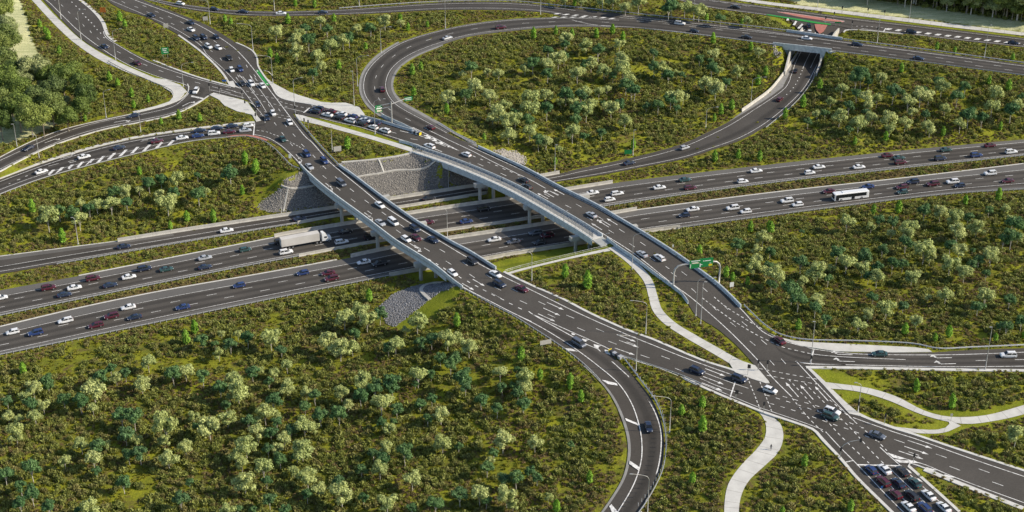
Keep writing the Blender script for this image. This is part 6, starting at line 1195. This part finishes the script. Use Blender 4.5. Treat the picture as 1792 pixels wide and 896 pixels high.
mb = MB(); mb.box(6.76, 0, 1.85, .05, 2.15, 1.7); mb.build('windscreen', M['glass'], bs); mb = MB(); mb.box(-6.8, 0, 2.2, .04, 1.8, .8); mb.build('rear_window', M['glass'], bs)
wb_ = wheel_mesh(.48, .3)
for x in (4.1, -4.0):
    for s in (-1, 1): link('wheel', wb_, bs, (x, s*1.13, .48))
# stationary truck seen behind the lorry: none other is visible
# ================================================================ LAMPS, SIGNALS, SIGNS, PEOPLE
def onroad(x, y):
    """ground or paving height at a photograph point outside the bridges"""
    return PT(x, y)
lamplog = []
def lamp(bx, by, hx, hy, z=None, sig=None, name='street_lamp'):
    """single-arm street lamp: base at (bx,by), luminaire seen at (hx,hy)"""
    b = P(bx, by, z) if z is not None else PT(bx, by); s_ = cT*(by+1100)/CH
    H_ = (by - hy)/(s_*cT)*1.0; H_ = min(max(H_, 9.0), 15.0) if hy is not None else 12
    ax = (hx - bx)/s_; top = Vector((ax, 0, H_)); root = empty(name, b)
    mb = MB(); k = 1 if ax >= 0 else -1; rr = min(abs(ax)*.45, 1.6)
    pts = [(0, 0, -.3), (0, 0, H_*.5), (0, 0, H_ - .45 - rr*.75)]; rad = [.13, .105, .08]
    if abs(ax) > .5:
        pts += [(k*rr*.3, 0, H_ - .45 - rr*.25), (k*rr, 0, H_ - .4), (ax - k*.3, 0, H_)]; rad += [.07, .06, .05]
    else: pts += [(0, 0, H_)]; rad += [.07]
    mb.tube(pts, rad, 7); mb.build('pole', M['pole'], root, smooth=True)
    mb = MB(); mb.box(ax + k*.1, 0, H_ - .02, .95, .32, .16, top=.8); mb.build('luminaire', M['pole'], root)
    mb = MB(); mb.box(0, 0, .15, .5, .5, .3); mb.build('base_plate', M['steel'], root)
    lamplog.append((root, bx, by)); return root
LAMPS = [(107,33.6,104,-12),(142,70,154,22),(202.5,106,216.5,56),(321,152,339.5,113),(186,206,196,161),(368,43,349,4),(443,89,421,46),(477.5,144.5,454,101),(516.5,197,530.6,141),
 (620,186,619,121),(626,151,645,102),(667,93,684,51.5),(779.5,50,788,2),(629,12.5,630,-30),(480.6,19,480,-25),(656.6,235,673.7,178),(581.7,267,559,221),(1217.6,553,1245,487),(1226,567.6,1229.5,488),(1130,585,1104.5,527),(1113,650,1084,587),(1171.6,757.6,1141,691.6),(1133,902,1103,825.5),
 (1501.5,721,1492.7,669),(1418.6,636,1418,563.5),(1724,647.6,1722.5,573),(1107.7,272,1109,229),(971,299,972.6,255),(946,26,945,-15),(1054,19,1053,-22),(1213.7,36.4,1213,-6),(1314,181,1335.5,137.6),(1235,223.5,1252.6,191),(1535,75,1535,39),(1722.5,101.7,1725.7,17.6),(1590.6,39,1592,1),(1430,17.6,1430,-25),
 (69,278,65,238),(137,427.6,133,381),(30,256.6,28,220),(247,235,243.6,197),(785,331,786,290),(930.7,492,911,440),(783,415,763,363),(1106,473,1129,410),(493,374.7,493,335)]
for q in LAMPS: lamp(*q)
lamp(817.5,302,820,284,9.65,name='footpath_lamp') if 0 else None
for bx, by, hx, hy in ((817, 303, 821, 286), (1058.6, 428, 1064, 414), (986, 388, 991, 370)):
    b = P(bx, by, 9.7); root = empty('footpath_lamp', b); mb = MB(); mb.tube([(0,0,0),(0,0,3.4),(.35,0,4.1),(1.1,0,4.3)], .07, 6); mb.build('pole', M['pole'], root); mb = MB(); mb.box(1.2,0,4.3,.6,.25,.12); mb.build('luminaire', M['pole'], root)
    tag(root, {817: 'short footpath lamp at the upper end of the right bridge fence', 1058.6: 'short footpath lamp at the lower end of the right bridge fence', 986: 'short footpath lamp halfway along the right bridge fence'}[bx], 'street lamp', 'footpath lamps on the right bridge')
LROAD = [('beside the path at the upper left', lambda x, y: x < 250 and y < 200), ('by the upper left junction', lambda x, y: x < 560 and y < 215), ('by the left ramps', lambda x, y: x < 300 and y < 450), ('around the loop ramp', lambda x, y: x < 800 and y < 240),
 ('along the top road', lambda x, y: y < 110), ('beside the underpass ramp', lambda x, y: 960 < x < 1340 and y < 310), ('among the bridges', lambda x, y: y < 500 and x < 1120), ('by the curving path and sign gantry', lambda x, y: y < 600), ('near the lower right junction', lambda x, y: x > 1300), ('along the curved exit ramp', lambda x, y: True)]
lg = defaultdict(list)
for o, x, y in lamplog:
    for nm, f in LROAD:
        if f(x, y): lg[nm].append((o, x, y)); break
for nm, L2 in lg.items():
    L2.sort(key=lambda c: c[1])
    for i, c in enumerate(L2): tag(c[0], ('tall steel street lamp %s' % nm) if len(L2) == 1 else '%s tall steel street lamp from the left, %s' % (ORDN[i], nm), 'street lamp', 'street lamps')
# traffic signals
sigs = defaultdict(list)
def signal(bx, by, z, where, arm=None, h=3.4, face=0.0, two=False):
    root = empty('traffic_signal', P(bx, by, z)); mb = MB()
    if arm:
        H_ = 6.2; mb.tube([(0,0,0),(0,0,3.2),(arm*.12,0,4.3),(arm*.45,0,5.4),(arm,0,H_-.2)], [.13,.12,.11,.1,.07], 7); hp = [(arm, 0, H_-.4), (0, -.2, 3.0)]
    else: mb.tube([(0,0,0),(0,0,h)], .075, 7); hp = [(0, -.2, h-.3)] + ([(.45, .1, h-.6)] if two else [])
    mb.build('pole', M['pole'], root)
    for p in hp:
        mb = MB(); mb.box(p[0], p[1], p[2], .55, .10, 1.25); s = mb.build('signal_head', M['blacktrim'], root); mb = MB()
        for k in range(3): mb.tube([(p[0], p[1]-.05, p[2]+.36-.36*k), (p[0], p[1]-.25, p[2]+.36-.36*k)], .13, 8)
        mb.build('visor', M['darksteel'], s)
    sigs[where].append((root, bx))
UJ, LJ, FJ = 'at the upper left junction', 'at the lower right junction', 'at the far junction beyond the underpass'
for q in ((477.5,146.5,9.5,UJ,-3.6),(449,202,9.5,UJ,-4.2),(1342,649,9.5,LJ,0),(1470,801.6,9.5,LJ,5.0),(517,200,9.5,UJ,0)):
    signal(*q[:4], arm=q[4] or None)
for x, y in ((384.5,166),(367,160),(424,173),(448,213),(533,222),(540,225),(448,203)): signal(x, y, 9.5, UJ)
for x, y in ((1308.5,656),(1547.5,742.5),(1597.5,813),(1501,722),(1287,701),(1336,722),(1418.5,640),(1326,648)): signal(x, y, 9.55, LJ, two=x < 1310)
for x, y in ((1444,42),(1459,34),(1490.5,49.5),(1535,61),(1518,27),(1547,31),(1473,24)): signal(x, y, 7.0, FJ)
for w, L2 in sigs.items():
    L2.sort(key=lambda c: c[1])
    for i, c in enumerate(L2): tag(c[0], '%s set of traffic lights from the left %s' % (ORDN[i], w), 'traffic light', 'traffic lights')
# roadside signs
def sign(bx, by, wd, ht, up, m, label, legs=2, face=0.0, print_=None, z=None, back='signback'):
    b = PT(bx, by) if z is None else P(bx, by, z); root = empty('road_sign', b, face); tag(root, label, 'sign')
    for k in ([-wd*.3, wd*.3] if legs == 2 else [0]): mb = MB(); mb.tube([(k, .05, -.3), (k, .05, up + ht*.9)], .06, 6); mb.build('post', M['pole'], root)
    mb = MB(); mb.box(0, 0, up + ht/2, wd, .06, ht); brd = mb.build('board', M[m], root)
    if print_:
        mb = MB()
        for x, z, w, h in print_: mb.box(x*wd, -.036, up + z*ht, w*wd, .008, h*ht)
        mb.build('lettering', M['signwhite' if m not in ('signwhite',) else 'blacktrim'], brd)
    return root
TXT = [(0, .78, .62, .10), (-.05, .52, .5, .09), (.1, .26, .55, .09)]
sign(181,27,2.6,2.3,1.5,'signorange','orange roadside sign on two legs in the shrubs at the upper left', face=-.1)
sign(291,52,2.2,1.9,1.0,'signback','pale blank back of a sign beside the road at the top left', face=.2)
sign(360,40,2.2,1.8,1.2,'signback','small pale sign back right of the road at the top left, near a lamp', face=.2)
sign(290,103,3.2,3.0,2.2,'signgreen','green direction sign with white lettering above the upper left road', face=.25, print_=TXT)
sign(591,268,2.9,2.0,.8,'signback','beige sign back in the shrubs between the two bridges', face=.3)
sign(508,281,1.0,1.5,1.0,'signwhite','small white sign at the start of the left bridge, beside the guardrail', legs=1, z=9.5)
sign(955,607,3.6,1.5,.9,'signback','cream sign back below the guardrail where the exit ramp begins', face=.35)
sign(1280,508,1.3,1.6,1.3,'signwhite','small white sign on two legs behind the right bridge barrier', face=.2)
sign(1099,273,3.0,1.8,.8,'signgreen','dark green sign beside the underpass ramp, among the shrubs', face=.1)
sign(393,149,1.8,.8,1.6,'signblue','small dark blue street name sign in the wedge at the upper left junction')
sign(1466,45,2.8,.7,1.2,'signgreen','small green name sign on the island at the far junction', z=7.0)
sign(1542,861,.5,.7,1.2,'signblue','tiny blue post sign in the shrubs left of the bottom right queue', legs=1)
sign(1664,736,.7,.7,1.6,'signback','small grey sign where the two pale paths meet at right', legs=1)
sign(1260,436,.5,.9,1.2,'signwhite','tiny white marker on the slope beyond the right bridge', legs=1) if 0 else sign(1177.5,437,.5,.9,1.0,'signwhite','tiny white marker post just beyond the right bridge parapet', legs=1, z=8.6)
# sign gantries
def board(root, base, c, w, h, an, m, prints, tilt=0):
    c = Vector(c); e = empty('sign_board', c - base, an); e.parent = root; bpy.data.objects.remove(e)
    mb = MB(); mb.box(0, 0, 0, w, .12, h); o = mb.build('sign_board', M[m], root, c - base, an)
    for mm, L2 in prints.items():
        mb = MB()
        for x, z, ww, hh in L2: mb.box(x*w, -.07, z*h, ww*w, .012, hh*h)
        mb.build('lettering' if mm == 'signwhite' else 'sign_panel', M[mm], o)
    return o
gb_ = P(1177.5, 511, 8.0); ge_ = P(1258, 497, 9.0); gy_ = empty('sign_gantry', gb_); tag(gy_, 'grey steel portal gantry carrying two green direction signs over the right road', 'sign gantry')
top = 17.6; d = (ge_ - gb_); d.z = 0; Lg = d.length; d.normalize(); an = math.atan2(d.y, d.x)
def gp(t, z): return Vector((d.x*t, d.y*t, z - gb_.z))
mb = MB(); mb.tube([gp(0, gb_.z-.5), gp(0, top-2.6), gp(.35, top-1.2), gp(1.3, top-.3), gp(2.8, top), gp(Lg/2, top+.1)], [.34, .32, .31, .29, .28, .27], 12); mb.build('left_leg', M['pole'], gy_, smooth=True)
mb = MB(); mb.tube([gp(Lg, ge_.z-.5), gp(Lg, top-2.6), gp(Lg-.35, top-1.2), gp(Lg-1.3, top-.3), gp(Lg-2.8, top), gp(Lg/2, top+.1)], [.34, .32, .31, .29, .28, .27], 12); mb.build('right_leg', M['pole'], gy_, smooth=True)
c1 = gb_ + gp(Lg*.44, top - .1); c2 = gb_ + gp(Lg*.68, top + .1); off = Vector((math.sin(an), -math.cos(an), 0))*.35
board(gy_, gb_, c1 + off, 3.7, 2.9, an, 'signgreen', {'signwhite': [(.05, .40, .8, .09), (-.05, .2, .55, .05), (-.40, -.22, .06, .42), (.45, -.2, .05, .5), (-.40, -.02, .12, .06)], 'cream': [(.05, .12, .6, .10)]})
board(gy_, gb_, c2 + off, 4.6, 3.1, an, 'signgreen', {'signwhite': [(-.18, .2, .10, .08), (.12, .2, .42, .08), (-.42, -.25, .05, .35), (-.33, -.2, .12, .07), (.30, -.12, .12, .06)], 'signyellow': [(.32, -.32, .26, .20)]})
b0 = P(685.8, 215.5, 9.5); tg = empty('sign_gantry', b0); tag(tg, 'white T-shaped gantry with green signs on both arms beside the loop ramp', 'sign gantry')
a1, a2 = P(664, 216, 9.5), P(716, 208, 9.5); mb = MB(); mb.tube([(0, 0, -.3), (0, 0, 9.0)], [.32, .26], 10); mb.build('mast', M['pole'], tg)
v1 = (a1 - b0); v2 = (a2 - b0); v1.z = v2.z = 0
mb = MB(); mb.tube([v1 + Vector((0, 0, 7.4)), Vector((0, 0, 8.4))], .17, 8); mb.tube([v1 + Vector((0, 0, 6.0)), Vector((0, 0, 7.0))], .17, 8); mb.tube([v2 + Vector((0, 0, 9.0)), Vector((0, 0, 8.0))], .17, 8); mb.build('arm', M['pole'], tg)
board(tg, b0, b0 + v1*1.0 + Vector((0, -.3, 6.3)), 2.9, 3.0, .45, 'signgreen', {'signwhite': [(0, .30, .5, .06), (.05, .05, .8, .16)], 'cream': [(.05, -.28, .7, .25)]})
board(tg, b0, b0 + v2*1.0 + Vector((0, -.3, 8.6)), 3.2, 1.7, .35, 'signgreen', {'signwhite': [(0, .22, .7, .16), (0, -.15, .75, .14)]})
# rail beside the fenced lawn path and the two footpath people
fp = empty('path_railing', P(884, 477, 8.7)); tag(fp, 'thin steel railing along the narrow path above the sunny lawn', 'railing'); b = Vector(fp.location)
q = resamp(pxpath([(884,478,8.7),(905,471.5,8.7),(1000,448.5,9.0),(1062,434,9.3)]), 3.0)
mb = MB()
for p in q: mb.tube([Vector(p)-b, Vector(p)-b+Vector((0, 0, 1.15))], .04, 5)
o = mb.build('posts', M['steel'], fp); o['kind'] = 'stuff'; mb = MB(); mb.tube([Vector(p)-b+Vector((0, 0, 1.15)) for p in q], .04, 5); mb.tube([Vector(p)-b+Vector((0, 0, .6)) for p in q], .03, 5); mb.build('rail', M['steel'], fp)
def person(q, h, label, stride=.28):
    root = empty('person', q, h); tag(root, label, 'person')
    J = {'pel': (0,0,.93), 'sp': (0,0,1.15), 'ch': (.01,0,1.38), 'nk': (.02,0,1.50), 'hd': (.04,0,1.62), 'ht': (.03,0,1.74)}
    for s, n in ((1, 'l'), (-1, 'r')):
        k = stride*s; J.update({'hip'+n: (0, .10*s, .90), 'kn'+n: (k*.55+.03, .10*s, .50), 'an'+n: (k - (.05 if s < 0 else 0), .10*s, .09), 'to'+n: (k+.17, .11*s, .04), 'sh'+n: (.0, .18*s, 1.42), 'el'+n: (-k*.5-.02, .23*s, 1.14), 'wr'+n: (-k*.75+.10, .22*s, .92), 'ha'+n: (-k*.8+.14, .21*s, .82)})
    E = [('pel','sp'),('sp','ch'),('ch','nk'),('nk','hd'),('hd','ht')]
    for n in 'lr': E += [('pel','hip'+n),('hip'+n,'kn'+n),('kn'+n,'an'+n),('an'+n,'to'+n),('ch','sh'+n),('sh'+n,'el'+n),('el'+n,'wr'+n),('wr'+n,'ha'+n)]
    RD = {'pel': .14, 'sp': .13, 'ch': .15, 'nk': .06, 'hd': .10, 'ht': .08, 'hip': .095, 'kn': .065, 'an': .045, 'to': .04, 'sh': .065, 'el': .045, 'wr': .032, 'ha': .035}
    ks = list(J); bm = bmesh.new(); vv = {k: bm.verts.new(J[k]) for k in ks}; [bm.edges.new((vv[a], vv[b])) for a, b in E]; me = bpy.data.meshes.new('body'); bm.to_mesh(me); bm.free(); o = link('body', me, root)
    md = o.modifiers.new('skin', 'SKIN'); sv_ = me.skin_vertices[0].data if me.skin_vertices else None
    if sv_ is None:
        bm = bmesh.new(); bm.from_mesh(me); bm.verts.layers.skin.verify(); bm.to_mesh(me); bm.free(); sv_ = me.skin_vertices[0].data
    for i, k in enumerate(ks): rr = RD[k if k in RD else k[:-1]]; sv_[i].radius = (rr, rr)
    sv_[0].use_root = True; o.modifiers.new('sub', 'SUBSURF').levels = 1; o.modifiers['sub'].render_levels = 1; me.materials.append(M['cloth_dark'])
    bm = bmesh.new(); bmesh.ops.create_icosphere(bm, subdivisions=2, radius=.11, matrix=Matrix.Translation((.05, 0, 1.66))); hm = bpy.data.meshes.new('head'); bm.to_mesh(hm); bm.free(); hm.materials.append(M['skin']); link('head', hm, root)
    bm = bmesh.new(); bmesh.ops.create_icosphere(bm, subdivisions=2, radius=.118, matrix=Matrix.Translation((.025, 0, 1.69))); hm = bpy.data.meshes.new('hair'); bm.to_mesh(hm); bm.free(); hm.materials.append(M['hair']); link('hair', hm, root)
person(P(1349, 787, 9.25), 1.2, 'person in dark clothes walking on the curving pale path at bottom right')
person(P(878.5, 318, 9.66), -.8, 'person in dark clothes walking on the fenced footpath of the right bridge')
# ---------------------------------------------------------------- labels of the trees
RG = [('in the top left woods', lambda x, y: x < 190 and y < 240), ('on the far right forest edge', lambda x, y: y < 42 and x > 1300 and True), ('left of the upper left path', lambda x, y: x < 300 and y < 200),
 ('between the upper left roads', lambda x, y: x < 440 and y < 150), ('by the left ramps', lambda x, y: x < 460 and y < 240), ('on the slope left of the bridges', lambda x, y: x < 540 and y < 440), ('in the block left of the loop', lambda x, y: x < 640 and y < 200 or (x < 830 and y < 55)),
 ('between the two bridge roads', lambda x, y: x < 720 and y < 290), ('beyond the top road', lambda x, y: y < 40), ('inside the loop', lambda x, y: x < 1370 and y < 300 and (y < 275) and not (x > 1240 and y > 225)), ('between top road and motorway', lambda x, y: y < 300),
 ('right of the right bridge', lambda x, y: x > 1140 and y < 600), ('between the bridge roads', lambda x, y: x > 900 and y < 600 and x < 1130 and y < 540), ('right of the exit ramp', lambda x, y: x > 1150), ('below the motorway', lambda x, y: True)]
tg_ = defaultdict(list)
for t in treelog:
    for nm, f in RG:
        if f(t[2], t[3]): tg_[(t[1], nm)].append(t); break
KN_ = {'P': 'pale gum tree', 'D': 'dark green tree', 'C': 'young conical tree', 'F': 'dark forest tree', 'G': 'pale forest tree'}
for (k, nm), L2 in tg_.items():
    L2.sort(key=lambda t: t[3]); nrow = max(1, int(math.ceil(len(L2)/9))); per = int(math.ceil(len(L2)/nrow))
    for rI in range(nrow):
        row = sorted(L2[rI*per:(rI+1)*per], key=lambda t: t[2])
        for i, t in enumerate(row):
            if len(L2) == 1: lb = 'only %s %s' % (KN_[k], nm)
            elif nrow == 1: lb = '%s %s from the left %s' % (ORDN[i], KN_[k], nm)
            else: lb = '%s %s from left, %s band down, %s' % (ORDN[i], KN_[k], ORDN[rI], nm)
            t[0]['label'] = lb; t[0]['group'] = {'P': 'pale gum trees in the scrub', 'D': 'dark green trees in the scrub', 'C': 'young conical trees along the roads', 'F': 'big forest trees', 'G': 'big forest trees'}[k]
